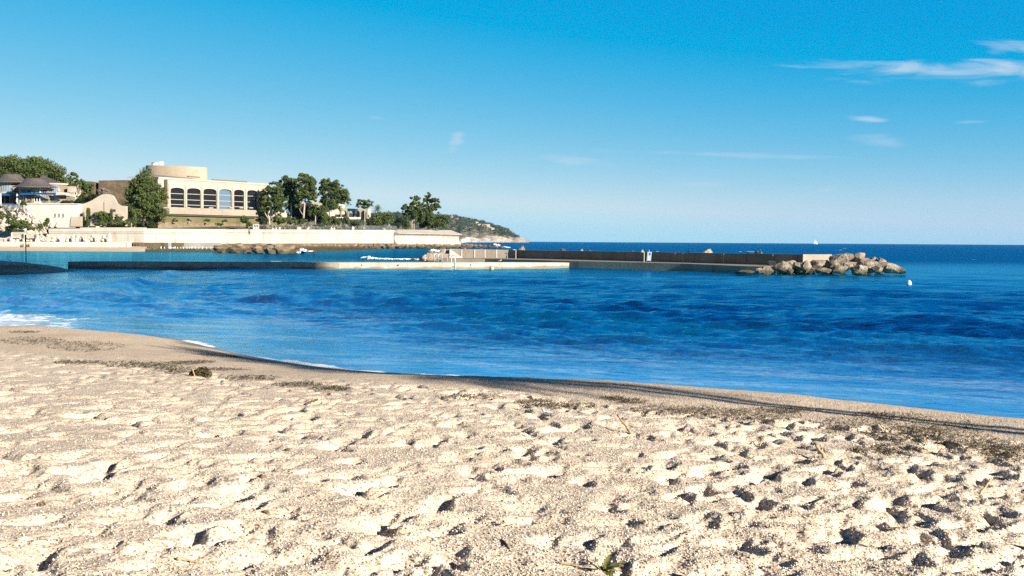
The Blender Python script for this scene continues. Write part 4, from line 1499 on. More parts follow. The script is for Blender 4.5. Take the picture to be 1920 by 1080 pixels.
def bay_window(cx, rx, y0, y1, off, a0, a1, mat, panes=2):
    c_ = vp(cx, y0, off + rx * kv)
    z0_, z1_ = vp(cx, y0, off).z, vp(cx, y1, off).z
    mb_ = MB()
    mb_.lathe((c_.x, c_.y, 0), [(rx * kv + 0.03, z0_), (rx * kv + 0.03, z1_), (rx * kv - 0.03, z1_)], 4, -math.pi / 2 + a0, -math.pi / 2 + a1)
    w = mb_.build('window', mat, o)
    fb_ = MB()
    for i in range(panes + 1):
        th = -math.pi / 2 + a0 + (a1 - a0) * i / panes
        fb_.box((c_.x + (rx * kv + 0.06) * math.cos(th), c_.y + (rx * kv + 0.06) * math.sin(th), (z0_ + z1_) / 2), (0.10, 0.10, z1_ - z0_), th + math.pi / 2)
    fb_.build('frame', M['frame'], w)
    return w


HALF = rad(82)
bay(18, 22, 386, 341, 5.0, -HALF, HALF, M['tan_stucco'], 'wall')
bay(68, 31, 386, 349, 0.5, -HALF, HALF, M['tan_stucco'], 'wall')
bay(104, 30, 386, 343, 4.5, -rad(40), HALF, M['tan_stucco'], 'wall')
bay(68, 31.6, 355.2, 352.2, 0.3, -HALF, HALF, M['stucco'], 'lintel_band')
bay(18, 22.6, 344.4, 341.2, 4.8, -HALF, HALF, M['stucco'], 'lintel_band')
bay(104, 30.6, 345.9, 343, 4.3, -rad(40), HALF, M['stucco'], 'lintel_band')
bay(18, 24, 363.4, 359.2, 3.8, -HALF, HALF, M['stucco'], 'balcony')
bay(106, 31.5, 366.0, 360.4, 2.5, -rad(35), HALF, M['stucco'], 'balcony')
for a0, a1, m_ in ((-0.98, -0.62, 'blue_sky_glass'), (-0.52, -0.16, 'blue_sky_glass'), (-0.08, 0.22, 'blue_sky_glass'), (0.30, 0.56, 'blue_sky_glass')):
    bay_window(18, 22, 358.9, 345.0, 5.0, a0, a1, M[m_], 2)
for a0, a1, m_ in ((-0.86, -0.60, 'glass'), (-0.42, -0.10, 'glass'), (-0.04, 0.25, 'glass'), (0.30, 0.60, 'sky_tint_glass'), (0.78, 1.00, 'glass')):
    bay_window(68, 31, 362.0, 355.4, 0.5, a0, a1, M[m_], 2)
for a0, a1, m_ in ((-0.34, -0.10, 'blue_sky_glass'), (-0.04, 0.13, 'glass'), (0.15, 0.34, 'blue_sky_glass'), (0.38, 0.60, 'blue_sky_glass')):
    bay_window(104, 30, 360.2, 346.8, 4.5, a0, a1, M[m_], 2)
for a0, a1, m_ in ((-0.86, -0.60, 'blue_sky_glass'), (-0.44, -0.12, 'blue_sky_glass'), (0.33, 0.62, 'blue_sky_glass'), (0.74, 1.0, 'sky_tint_glass')):
    bay_window(68, 31, 380.5, 367.2, 0.5, a0, a1, M[m_], 2)
for a0, a1, m_ in ((-0.34, -0.08, 'blue_sky_glass'), (0.02, 0.28, 'blue_sky_glass'), (0.34, 0.62, 'blue_sky_glass')):
    bay_window(104, 30, 380.5, 368.2, 4.5, a0, a1, M[m_], 2)
for a0, a1, m_ in ((-0.85, -0.45, 'blue_sky_glass'), (-0.25, 0.45, 'glass')):
    bay_window(18, 22, 380, 366.5, 5.0, a0, a1, M[m_], 2)
# the white double door
mb = MB()
c_ = vp(69.5, 374.5, 0.36)
for dx in (-5.4, -0.2, 5.0):
    mb.box(c_ + Vector((dx * kv, 0, 0)), (0.22, 0.14, 11.6 * kv))
mb.box(c_ + Vector((-0.2 * kv, 0, 5.6 * kv)), (10.6 * kv, 0.14, 0.25))
mb.box(c_ + Vector((-0.2 * kv, 0, -4.6 * kv)), (10.6 * kv, 0.12, 2.4 * kv))
dr_ = mb.build('door', M['white_paint'], o)
mb = MB()
mb.box(c_ + Vector((-0.2 * kv, 0.12, 0.8 * kv)), (10.2 * kv, 0.06, 9.2 * kv))
mb.build('pane', M['glass'], dr_)
for x, m_ in ((42, 'tan_stucco'), (50.3, 'stucco'), (64, 'tan_stucco'), (75.5, 'tan_stucco'), (88, 'white'), (97.5, 'tan_stucco')):
    th = math.asin(max(-1, min(1, (x - 68) / 33.0)))
    p_ = vp(68, 386, 0.5 + 31 * kv) + Vector((32.2 * kv * math.sin(th), -32.2 * kv * math.cos(th), 0))
    mb = MB()
    mb.lathe((p_.x, p_.y, 0), [(0.26, vp(x, 387).z), (0.26, vp(x, 351).z)], 8)
    mb.build('column', M[m_], o)
for x, off in ((1.2, -0.5), (32.5, 0.3)):
    p_ = vp(x, 386, off)
    mb = MB()
    mb.lathe((p_.x, p_.y, 0), [(0.22, p_.z - 0.5), (0.22, vp(x, 363).z)], 8)
    mb.build('column', M['white_paint'], o)
# awnings
mb = MB()
for a, b_, y0, y1, off in ((37, 101, 365.2, 362.6, -1.3), (1, 32.5, 366.5, 363.6, 1.0), (101, 120, 367.5, 366.2, 2.0)):
    mb.extrude([vp(a, y0, off), vp(b_, y0, off), vp(b_, y1, off), vp(a, y1, off)], (0, 1.3, 0.25))
mb.build('awning', M['blue_cloth'], o)
mb = MB()
mb.extrude([vp(2.6, 385.3, -1.0), vp(33.8, 385.3, -1.0), vp(33.8, 381.3, -1.0), vp(2.6, 381.3, -1.0)], (0, 0.08, 0))
mb.build('blue_screen', M['blue_cloth'], o)
mb = MB()
for x in np.arange(46, 108, 1.6):
    p_ = vp(float(x), 381.5, -1.6)
    mb.tube([p_, p_ + Vector((0, 0, 4.4 * kv))], 0.03, 4)
mb.tube([vp(46, 377.0, -1.6), vp(108, 377.0, -1.6)], 0.05, 5)
mb.build('railing', M['frame'], o)
mb = MB()
mb.extrude([vp(34, 390, -0.8), vp(52, 390, -0.8), vp(52, 380.5, -0.8), vp(34, 380.5, -0.8)], (0, 1.2, 0))
mb.build('terrace_wall', M['stucco'], o)
mb = MB()
mb.extrude([vp(-20, 390, 0.7), vp(134, 390, 0.7), vp(134, 380.8, 0.7), vp(-20, 386.0, 0.7)], (0, 9, 0))
mb.build('plinth', M['stucco'], o)
mb = MB()
mb.extrude([vp(124.3, 382, 3.2), vp(134.5, 382, 3.2), vp(134.5, 368.6, 3.2), (vp(124.3, 368.6, 3.2))], (0, 4, 0))
mb.build('annex', M['tan_stucco'], o)
mb = MB()
mb.extrude([vp(126.5, 360.4, 5), vp(137.5, 360.4, 5), vp(137.5, 349.4, 5), vp(126.5, 349.4, 5)], (0, 3, 0))
mb.build('end_wall', M['stucco'], o)

# parasols, closed, and the white terrace table edge
for i, (x, y0, y1, off, lb) in enumerate(((22.4, 359.5, 351, 1.2, 'closed white parasol on the upper balcony of the left bay'), (111, 361, 353, 1.0, 'closed white parasol on the right hand balcony of the villa'), (32, 382, 371, -1.6, 'closed white parasol on the terrace beside the blue screen'))):
    p_ = vp(x, y0, off)
    hh = (y0 - y1) * kv
    u_ = thing('parasol', p_, lb, 'parasol')
    mb = MB()
    mb.tube([p_, p_ + Vector((0, 0, hh))], 0.03, 6)
    mb.build('pole', M['frame'], u_)
    mb = MB()
    mb.lathe(p_, [(0.16, hh * 0.22), (0.30, hh * 0.32), (0.22, hh * 0.65), (0.05, hh * 0.98), (0.01, hh)], 9)
    mb.build('canopy', M['white_paint'], u_)

# ================================================================ arcade building between the pines
AA, AB = P(632, 400, 345), P(692, 400, 356)
ax_ = Vector((AB.x - AA.x, AB.y - AA.y, 0)).normalized()
an = Vector((ax_.y, -ax_.x, 0))


def ap(px, py, out=0.0):
    return PL(px, py, AA + an * out, an)


o = thing('arcade', ap(660, 408), 'small stone arcade with round arches beyond the pines', 'building')
mb = MB()
za, zt_ = ap(660, 409).z, ap(660, 391.2).z
for a, b_ in ((640.5, 650.5), (654.5, 664.3), (666.6, 674.6), (677, 686.5)):
    e0, e1 = ap(a - 2.0, 400), ap(b_ + 1.2, 400)
    e0.z = e1.z = za
    w = (e1 - e0).dot(ax_)
    xa, xb = (ap(a, 400) - e0).dot(ax_), (ap(b_, 400) - e0).dot(ax_)
    ahh = ap(a, 394.6).z - za
    arch_panel(mb, e0, ax_, hz, an, w, zt_ - za, 0.9, xb - xa, ahh, ahh - (xb - xa) / 2, (xa + xb) / 2, 10)
mb.build('arch_wall', M['tan_stucco'], o)
mb = MB()
for a, b_, y0, y1, out in ((622, 646, 402, 387.5, -0.5), (632.5, 645.8, 393, 380.5, -2.0), (608, 628, 405, 398, 0.5), (689, 695, 412, 391.5, 0.3)):
    mb.extrude([ap(a, y0, out), ap(b_, y0, out), ap(b_, y1, out), ap(a, y1, out)], -an * 6)
mb.build('wall', M['stucco'], o)
mb = MB()
mb.extrude([ap(630, 411, 2.0), ap(676, 411, 2.0), ap(676, 407.3, 2.0), ap(630, 407.3, 2.0)], -an * 1.4)
mb.build('terrace_edge', M['white'], o)
o = thing('pavilion', P(575, 395, 345), 'pale low pavilion glimpsed behind the tall pines', 'building')
mb = MB()
for a, b_, y0, y1, Y_ in ((555, 566, 383, 377.5, 340), (584, 600, 392, 379, 341), (560, 596, 391, 387.5, 342)):
    mb.extrude([P(a, y0, Y_), P(b_, y0, Y_), P(b_, y1, Y_), P(a, y1, Y_)], (0, 5, 0))
mb.build('wall', M['stucco'], o)
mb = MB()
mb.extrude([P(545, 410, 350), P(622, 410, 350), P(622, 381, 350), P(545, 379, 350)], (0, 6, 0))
mb.build('shade_backing', plain('painted_backing_shade', (0.05, 0.042, 0.035)), o)  # dark slab that paints the deep shade behind the pines

# ================================================================ trees of the garden
PINES = 'pines of the garden'
tree('pine_tree', 'big dense pine that hides the left end of the hall', [(277, 366, 27, 42), (262, 378, 27, 32), (296, 385, 19, 30), (274, 340, 19, 18), (247, 362, 14, 22), (284, 400, 22, 14), (247, 390, 10, 16)], 262,
     [([(271, 426), (272, 400), (274, 365), (276, 335)], 0.42), ([(246, 425), (247, 405), (250, 385)], 0.26), ([(266, 425), (264, 400), (258, 375)], 0.26)], 'pine', 6500, 0.42, 1, PINES)
tree('pine_tree', 'pine with a forked pale trunk at the right end of the hall terrace', [(513, 361, 19, 19), (505, 380, 17, 16), (524, 378, 14, 18), (496, 392, 13, 10), (520, 397, 16, 7), (492, 377, 8, 13)], 298,
     [([(504.6, 424), (505, 412), (503, 402), (508, 385), (512, 360)], 0.36), ([(505, 410), (498, 402), (494, 392)], 0.2), ([(505, 411), (513, 402), (522, 390)], 0.18)], 'pine', 3200, 0.42, 2, PINES)
tree('pine_tree', 'narrow tall pine standing left of the tallest pine', [(541, 343, 16, 15), (534, 358, 10, 16), (549, 348, 10, 20), (544, 370, 13, 11), (527, 346, 6, 9), (553, 366, 8, 14)], 312,
     [([(545, 413), (546, 390), (545.5, 372), (543, 345)], 0.30)], 'pine', 2700, 0.42, 3, PINES)
tree('pine_tree', 'tallest pine with a long pale leaning trunk', [(574, 341, 16, 15), (568, 357, 15, 15), (585, 353, 10, 18), (580, 370, 15, 11), (562, 368, 9, 10), (560, 386, 8, 5)], 306,
     [([(568.5, 412), (570, 395), (572, 375), (573, 350)], 0.36), ([(568.5, 402), (564, 397), (560, 389)], 0.13), ([(570.5, 386), (576, 380), (582, 374)], 0.14)], 'pine', 3200, 0.42, 4, PINES)
tree('pine_tree', 'broad spreading pine at the right of the group, before the arcade', [(620, 351, 20, 17), (637, 362, 18, 17), (611, 345, 12, 11), (648, 372, 10, 12), (622, 378, 20, 12), (605, 362, 9, 14), (655, 383, 5, 4), (630, 390, 14, 6), (607, 382, 9, 7)], 318,
     [([(619, 412), (619, 395), (618, 378), (620, 350)], 0.42), ([(618.5, 385), (630, 375), (642, 367)], 0.2), ([(618.5, 380), (610, 368), (606, 356)], 0.18)], 'pine', 3600, 0.42, 5, PINES)
tree('pine_tree', 'small young pine between the tall pines and the shrubs', [(592, 393, 12, 9), (602, 398, 12, 8), (586, 400, 8, 7), (607, 388, 8, 6)], 304,
     [([(591.3, 418), (591.5, 408), (592, 395)], 0.22)], 'pine', 1300, 0.40, 6, PINES)
tree('umbrella_tree', 'thin tree with a flat layered crown near the arcade', [(683, 378, 14, 3.5), (676, 383, 9, 3), (692, 384, 9, 3), (684, 389, 10, 2.5), (671, 388, 4, 2), (697, 379, 4, 2)], 330,
     [([(683.5, 424), (684, 405), (683.5, 388), (683.5, 378)], 0.2)], 'pine', 1000, 0.40, 7, small=0.34)
tree('pine_tree', 'pine with two pale trunks on the point', [(778, 377, 9, 11), (768, 389, 14, 9), (788, 388, 12, 9), (761, 398, 10, 8), (779, 396, 16, 10), (793, 397, 9, 8), (783, 408, 14, 10), (762, 408, 6, 5)], 384,
     [([(772, 429), (772.5, 412), (774, 395), (777, 378)], 0.30), ([(776, 429), (776, 410), (780, 399), (787, 392)], 0.26)], 'pine', 3600, 0.46, 8, PINES)
tree('pine_tree', 'tall windswept pine behind the pine with two trunks', [(804, 368, 7, 8), (812, 377, 13, 6), (806, 387, 12, 7), (819, 388, 9, 6), (796, 374, 5, 5), (812, 396, 12, 5)], 396,
     [([(803, 429), (804, 410), (805, 390), (804, 366)], 0.28)], 'pine', 2200, 0.46, 9, PINES)
tree('pine_tree', 'round bushy pine at the far tip of the garden', [(820, 413, 18, 14), (809, 408, 12, 12), (832, 415, 9, 11), (815, 422, 14, 6)], 386,
     [([(813.5, 430), (813.5, 418), (815, 408)], 0.22), ([(819, 430), (819, 419), (822, 410)], 0.22)], 'umbrella', 2800, 0.44, 10, PINES)
tree('umbrella_pine', 'great umbrella pine with a domed crown rising behind the villa', [(45, 319, 56, 25), (82, 325, 38, 24), (0, 325, 50, 26), (20, 314, 42, 20), (-10, 320, 30, 18), (105, 334, 22, 16), (60, 308, 34, 13), (40, 333, 50, 10), (118, 342, 12, 10)], 284,
     [([(50, 385), (50, 350), (48, 330)], 0.6)], 'umbrella', 12000, 0.44, 11, small=0.24, depth=0.6, per=60)
tree('broadleaf_tree', 'dark green tree between the villa and the stone rampart', [(138, 338, 9, 14), (147, 346, 12, 14), (132, 350, 8, 12), (158, 350, 14, 11), (166, 354, 8, 9), (150, 362, 12, 9)], 270,
     [([(146, 390), (146, 370), (145, 350)], 0.3)], 'shrub', 2800, 0.40, 12)
o = thing('bare_tree', P(141.5, 380, 258), 'pale bare pollarded tree in front of the dark green tree', 'tree')
mb = MB()
g = random.Random(5)
b0 = P(141.5, 380, 258)
b0.z -= 0.8
f0 = P(141.5, 369, 258)
mb.tube([b0, P(141.3, 375, 258), f0], [0.26, 0.2, 0.18], 7)
mb.build('trunk', M['pale_bark'], o, True)
mb = MB()
for (x, y) in ((133, 357), (135.5, 352), (139, 350), (143, 351), (147, 352), (151, 356), (153, 360), (131.5, 362), (149, 363)):
    e_ = P(x, y, 258 + g.uniform(-1.2, 1.2))
    m_ = f0.lerp(e_, 0.5) + Vector((0.25 * (1 if x > 141 else -1), 0, -0.15))
    mb.tube([f0, m_, e_], [0.13, 0.09, 0.04], 5)
    for _ in range(3):
        tip = e_ + Vector((g.uniform(-0.7, 0.7), g.uniform(-0.4, 0.4), g.uniform(0.1, 0.7)))
        mb.tube([m_.lerp(e_, 0.8), tip], [0.04, 0.015], 4)
mb.build('crown', M['pale_bark'], o, True)

# cypress columns
def column(label, x, y0, y1, Y, rpx, seed):
    base = P(x, y1, Y)
    c_ = thing('cypress', base, label, 'cypress', 'clipped cypress columns')
    k = mpp(Y)
    pf = []
    n_ = 12
    for i in range(n_):
        f = i / (n_ - 1)
        p_ = P(x, y1 + (y0 - y1) * (0.04 + 0.92 * f), Y)
        r_ = rpx * k * (1.0 if f < 0.85 else 0.8)
        pf.append((p_, (r_, r_, (y1 - y0) * k / n_ * 0.9)))
    mb_ = MB()
    leaf_cloud(mb_, pf, 1100, 0.20, seed, 0.7)
    mb_.build('foliage', M['cypress'], c_)
    mb_ = MB()
    mb_.tube([base - Vector((0, 0, 0.3)), P(x, y0 + 4, Y)], [0.16, 0.04], 6)
    mb_.build('trunk', M['bark'], c_)


column('clipped cypress column beside the arched niche', 165.6, 391, 422.5, 237.5, 3.3, 20)
column('slim cypress column at the right end of the ivy', 208.6, 393, 420, 237.5, 2.2, 21)
column('short cypress column under the big pine', 252, 396, 424, 240, 3.2, 22)

# hedges and shrubs
bush('ivy', 'ivy hanging over the cream garden wall between two cypresses', [(190, 403, 15, 5.5), (197, 410, 9, 7), (181, 400, 5, 3)], 237.6, 'shrub', 1500, 0.22, 30, cat='ivy')
bush('hedge', 'low clipped hedge along the kerb left of the pine', [(196, 419.5, 20, 3.2), (225, 419, 18, 4.0), (239, 416, 6, 5)], 236, 'shrub', 1500, 0.24, 31, cat='hedge')
bush('round_bush', 'round bushy sapling on a pale stem before the garden wall', [(221, 409.5, 7.5, 6.5)], 236.5, 'shrub', 700, 0.26, 32)
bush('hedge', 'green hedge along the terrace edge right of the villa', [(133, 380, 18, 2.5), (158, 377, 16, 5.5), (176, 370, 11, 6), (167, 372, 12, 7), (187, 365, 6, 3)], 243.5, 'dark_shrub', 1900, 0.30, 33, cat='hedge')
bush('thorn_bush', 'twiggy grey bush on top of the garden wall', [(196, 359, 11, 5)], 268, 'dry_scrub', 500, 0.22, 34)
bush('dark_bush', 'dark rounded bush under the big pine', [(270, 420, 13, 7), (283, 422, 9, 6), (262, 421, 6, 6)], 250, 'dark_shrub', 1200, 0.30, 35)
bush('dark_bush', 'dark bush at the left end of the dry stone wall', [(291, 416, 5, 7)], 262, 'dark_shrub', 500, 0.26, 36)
bush('cliff_bush', 'spreading green bush on the pale cliff above the slatted fence', [(36, 420, 20, 9), (24, 428, 12, 6), (50, 421, 8, 6), (58, 430, 8, 4), (20, 411, 6, 10), (17, 402, 4, 6)], 227.5, 'shrub', 2300, 0.30, 37)
bush('cliff_bush', 'small bush at the left edge on the pale cliff', [(2, 404, 5, 9), (2, 388, 5, 2.5)], 236, 'shrub', 500, 0.28, 38)
bush('cliff_bush', 'upright bush at the foot of the white bastion, taller one', [(88, 419, 5.5, 8.5)], 232, 'shrub', 600, 0.26, 39)
bush('cliff_bush', 'small rounded bush just left of the upright bush at the bastion', [(75.5, 425.5, 4, 6)], 231, 'shrub', 420, 0.26, 40)
bush('terrace_bush', 'bush on the cliff edge beside the villa terrace wall', [(48, 382, 8, 5), (43, 386, 6, 3)], 243, 'shrub', 700, 0.26, 41)
for i, (x, y, rx, ry, Y_, lb) in enumerate(((326, 412.5, 6, 3.2, 271, 'first small shrub from the left on the ledge below the hall terrace'), (355, 413, 4, 3.0, 275, 'second small shrub from the left on the ledge below the hall terrace'),
                                            (388, 413.5, 6, 3, 279, 'third small shrub from the left on the ledge below the hall terrace'), (421, 414.3, 4, 2.6, 283, 'fourth small shrub from the left on the ledge below the hall terrace'), (411, 420.5, 7, 2.8, 275, 'green shrub growing in front of the dry stone wall'))):
    bush('ledge_shrub', lb, [(x, y, rx, ry)], Y_ - 1, 'shrub' if i != 1 else 'dark_shrub', 260, 0.22, 50 + i, 'shrubs on the ledge below the hall')
SH = 'shrubs between the pines and the sea wall'
for i, (lb, e_, Y_, m_, n_) in enumerate((
        ('dark shrub left of the forked pine trunk', [(492, 414, 9, 7)], 285, 'dark_shrub', 700), ('green shrub right of the forked pine trunk', [(524, 411, 12, 8)], 292, 'shrub', 900),
        ('green shrub below the narrow tall pine', [(545, 414, 11, 8)], 296, 'shrub', 900), ('green shrub at the foot of the tallest pine', [(566, 415, 8, 6)], 298, 'shrub', 600),
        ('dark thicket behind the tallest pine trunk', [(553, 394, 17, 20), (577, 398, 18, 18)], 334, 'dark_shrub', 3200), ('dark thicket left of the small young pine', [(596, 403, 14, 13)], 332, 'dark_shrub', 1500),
        ('green shrub right of the small young pine', [(613, 410, 9, 9)], 306, 'shrub', 800), ('dark shrub below the broad pine', [(630, 416, 12, 6)], 312, 'shrub', 700),
        ('round shrub in front of the arcade', [(649, 414.5, 6.5, 8)], 316, 'shrub', 700), ('dark shrub left of the round shrub', [(639, 416, 6, 6)], 318, 'dark_shrub', 500), ('low hedge right of the round shrub', [(668, 418, 15, 4)], 322, 'shrub', 800),
        ('dark bush beside the thin layered tree', [(691, 416, 6, 6)], 332, 'dark_shrub', 500), ('large loose bush below the palms', [(706, 413, 13, 14), (722, 411, 13, 12), (699, 420, 10, 6), (731, 405, 8, 8)], 338, 'shrub', 2600),
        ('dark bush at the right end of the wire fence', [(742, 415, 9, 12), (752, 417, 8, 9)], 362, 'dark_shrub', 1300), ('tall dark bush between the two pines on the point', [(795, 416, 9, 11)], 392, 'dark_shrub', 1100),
        ('green bush left of the pine with two trunks', [(762, 420, 8, 7)], 377, 'shrub', 700), ('palm like dark shrub at the end of the ledge', [(458, 412, 8, 7)], 276, 'shrub', 600), ('small green shrub beside the white frame', [(466, 421, 5, 5)], 269, 'shrub', 400))):
    bush('shrub', lb, e_, Y_, m_, n_, 0.32, 70 + i, SH)
mb = MB()
pf = []
g = random.Random(77)
for x in range(494, 744, 5):
    Y_ = wall_d(x) + 4.5 + g.uniform(-0.8, 1.5)
    c_ = P(x + g.uniform(-2, 2), 426.2 + g.uniform(-1.6, 1.5), Y_)
    s_ = g.uniform(0.6, 1.25)
    pf.append((c_, (s_, s_ * 0.7, s_ * 0.62)))
leaf_cloud(mb, pf, 4200, 0.20, 78)
tag(mb.build('dry_scrub', M['dry_scrub']), 'band of dry grey scrub along the top of the sea wall', 'scrub', None, 'stuff')
g = random.Random(8)
for i, x in enumerate((508, 514, 521, 556, 573, 617, 623, 660, 679, 716)):
    px_boulder(x, x + g.uniform(5, 9), 426 + g.uniform(-1.5, 1), 431.5, wall_d(x) + 3.2, 600 + i, 'pale grey stone among the dry scrub on the sea wall', 'stones on the sea wall', 'boulder_white', 0.7, 2)
# palms
p_ = P(708, 424, 374)
palm('palm with arching fronds, the nearer of two above the loose bush', (p_.x, p_.y, p_.z - 0.5), P(708, 391, 374).z - p_.z, 2.6, 5, 34, 0.22)
p_ = P(729, 424, 378)
palm('smaller palm right of the arching palm', (p_.x, p_.y, p_.z - 0.5), P(729, 401, 378).z - p_.z, 2.3, 6, 30, 0.2)

# wire fence on the wall
o = thing('wire_fence', P(716, 431, 350), 'grey wire fence on top of the sea wall beside the dry scrub', 'fence')
mb = MB()
mb2 = MB()
xs_ = np.linspace(672, 744, 19)
for x in xs_:
    Y_ = wall_d(float(x)) + 0.4
    b0 = P(float(x), 431.5, Y_)
    mb.tube([b0 - Vector((0, 0, 0.3)), b0 + Vector((0, 0, 8.3 * mpp(Y_)))], 0.06, 5)
for a, b_ in zip(xs_[:-1], xs_[1:]):
    for k in range(9):
        f0, f1 = P(float(a), 431 - k * 0.95, wall_d(float(a)) + 0.4), P(float(b_), 431 - k * 0.95, wall_d(float(b_)) + 0.4)
        mb2.tube([f0, f1], 0.022, 4)
    for k in range(6):
        x = float(a + (b_ - a) * k / 6)
        f0 = P(x, 431, wall_d(x) + 0.4)
        mb2.tube([f0, f0 + Vector((0, 0, 1.45))], 0.018, 4)
pst = mb.build('post', M['dark_metal'], o)
mb2.build('wire_mesh', plain('grey_wire', (0.16, 0.16, 0.17)), o)

# white double frame that stands on the wall
o = thing('notice_stand', P(480, 429.3, 258), 'white open double frame with a pale blue strip, on the sea wall', 'frame')
k = mpp(258)
b0 = P(480, 429.3, 258)
mb = MB()
for dx in (-5.1, 0.1, 5.1):
    mb.box(b0 + Vector((dx * k, 0, 4.1 * k)), (0.10 if dx == 0.1 else 0.16, 0.12, 8.2 * k))
for z_ in (8.2, 3.4, 0.3):
    mb.box(b0 + Vector((0, 0, z_ * k)), (10.6 * k, 0.12, 0.16))
mb.build('frame', M['white_paint'], o)
mb = MB()
mb.box(b0 + Vector((0, 0.03, 1.75 * k)), (9.8 * k, 0.05, 2.4 * k))
mb.build('panel', plain('pale_blue_panel_frame', (0.26, 0.36, 0.44)), o)
# lamp posts in the garden
for i, (x, y0, y1, Y_, lb) in enumerate(((444.6, 427, 408, 268, 'thin dark garden post, left one of the pair'), (448.5, 427, 408, 269, 'thin dark garden post, right one of the pair'))):
    b0 = P(x, y0, Y_)
    mb = MB()
    mb.tube([b0 - Vector((0, 0, 0.4)), P(x, y1 + 1, Y_)], [0.07, 0.05], 6)
    mb.lathe(P(x, y1 + 1, Y_), [(0.05, 0), (0.18, 0.1), (0.18, 0.35), (0.02, 0.45)], 8)
    tag(mb.build('garden_post', M['dark_metal']), lb, 'post', 'dark garden posts')

# ================================================================ headland far off
def ridge(px):
    return float(np.interp(px, [500, 640, 700, 740, 800, 838, 852, 865, 880, 895, 908, 922, 935, 945, 953, 958, 966, 975, 984, 994],
                           [402, 402, 401, 399, 401, 404.5, 405.5, 408, 411, 413.5, 416, 421, 425, 428.5, 432, 438, 442, 445.5, 449, 451.2]))


mb = MB()
vv, cols = [], list(np.arange(500, 995, 3.0))
nk = 22
for x in cols:
    zr = P(x, ridge(x), 2500).z
    for k in range(nk):
        f = k / (nk - 1)
        Y_ = 2050 + 450 * f + (60 * math.sin(x * 0.12) + 40 * math.sin(x * 0.31)) * f * (1 - f)
        zz_ = zr * (0.16 * min(1, f * 9) + 0.84 * f ** 0.9) + 7 * fbm(np.array([x * 0.16]), np.array([f * 9.0]), 5, 3)[0] * math.sin(math.pi * f) - 1.0 * (f == 0)
        p_ = P(x, 450, Y_)
        vv.append((p_.x, p_.y, zz_))
mb.add(vv, [(i * nk + k, (i + 1) * nk + k, (i + 1) * nk + k + 1, i * nk + k + 1) for i in range(len(cols) - 1) for k in range(nk - 1)])
t = NT('headland_ground')
z_ = t.n('ShaderNodeSeparateXYZ', {0: t.pos()}).outputs[2]
n = t.noise(t.pos(), 0.02, 6, 0.65)
n2 = t.noise(t.pos(), 0.09, 5, 0.65)
zz_ = t.math('ADD', z_, t.math('MULTIPLY', t.math('SUBTRACT', n, 0.5), -60.0))
col = t.mix(t.rng(n2, 0.35, 0.6), (0.060, 0.070, 0.045), (0.22, 0.18, 0.13))
col = t.mix(t.rng(zz_, 7.0, 13.0), t.mix(t.rng(n2, 0.35, 0.65), (0.62, 0.52, 0.42), (0.36, 0.28, 0.21)), col)
M['headland'] = t.done(col, 0.95, 0.1, n2, 0.8, 6.0)
tag(mb.build('headland', M['headland'], None, True), kind='structure')
hv = np.array(vv).reshape(len(cols), nk, 3)
g = random.Random(21)
pf = []
for _ in range(2300):
    x = g.uniform(600, 972)
    f = 0.18 + 0.82 * g.random() ** 0.75
    if f < 0.35 + 0.25 * math.sin(x * 0.05) and g.random() < 0.6:
        continue
    i = min(len(cols) - 1, int((x - 500) / 3.0))
    k = min(nk - 1, int(f * (nk - 1)))
    c_ = hv[i, k]
    if c_[2] < 11:
        continue
    s_ = g.uniform(3.0, 6.5)
    pf.append((Vector((c_[0], c_[1], c_[2] + s_ * 0.35)), (s_, s_, s_ * 0.75)))
mb = MB()
leaf_cloud(mb, pf, 42000, 1.25, 23, 0.4)
tag(mb.build('headland_wood', M['far_wood']), 'dark woodland covering the distant headland', 'woodland', None, 'stuff')
for i, (x0, x1, y0, y1, f_, lb) in enumerate(((851.5, 859, 413.5, 408.8, 0.86, 'pale house high on the headland, nearest the garden'), (841, 854, 426.5, 423.2, 0.5, 'long pale house low on the headland beside the round pine'), (861.5, 864, 427, 422, 0.5, 'narrow pale tower house on the headland slope'),
                                          (891, 896.5, 419, 415.5, 0.75, 'small pale house at the upper left of the headland terrace'), (896, 902, 422.5, 419.6, 0.68, 'pale house stepping down the headland terrace'), (903, 918.5, 425.5, 420.3, 0.66, 'longest pale terrace building on the headland'),
                                          (914, 922, 429.5, 425.6, 0.58, 'pale lower building below the long headland terrace'), (921, 927, 429.5, 427, 0.56, 'small pale building at the right end of the headland terrace'), (845, 850, 407.5, 405.2, 0.95, 'small house on the headland crest'))):
    Y_ = 2050 + 450 * f_ - 22
    o = thing('hillside_house', P((x0 + x1) / 2, y0, Y_), lb, 'house', 'houses on the far headland')
    a_, b_, c_, d_ = P(x0, y0 + 1, Y_), P(x1, y0 + 1, Y_), P(x1, y1 + 0.7, Y_), P(x0, y1 + 0.7, Y_)
    mb = MB()
    mb.extrude([a_, b_, c_, d_], (0, 14, 0))
    mb.build('wall', M['white'], o)
    mb = MB()
    W_ = c_.x - d_.x
    mb.extrude([(d_.x - 0.5, d_.y - 0.6, d_.z), (c_.x + 0.5, c_.y - 0.6, c_.z), (c_.x - W_ * 0.06, c_.y - 0.6, c_.z + 1.0), (d_.x + W_ * 0.06, d_.y - 0.6, d_.z + 1.0)], (0, 15.2, 0))
    mb.build('roof', plain('clay_roof_%d' % i, (0.42, 0.30, 0.22)), o)
    if x1 - x0 > 4:
        nw = max(2, int((x1 - x0) / 2.2))
        for j in range(nw):
            q_ = a_.lerp(b_, (j + 0.5) / nw)
            mb = MB()
            mb.box((q_.x, q_.y - 0.03, a_.z + (d_.z - a_.z) * 0.62), (0.9, 0.05, 1.5))
            mb.build('window', M['glass'], o)


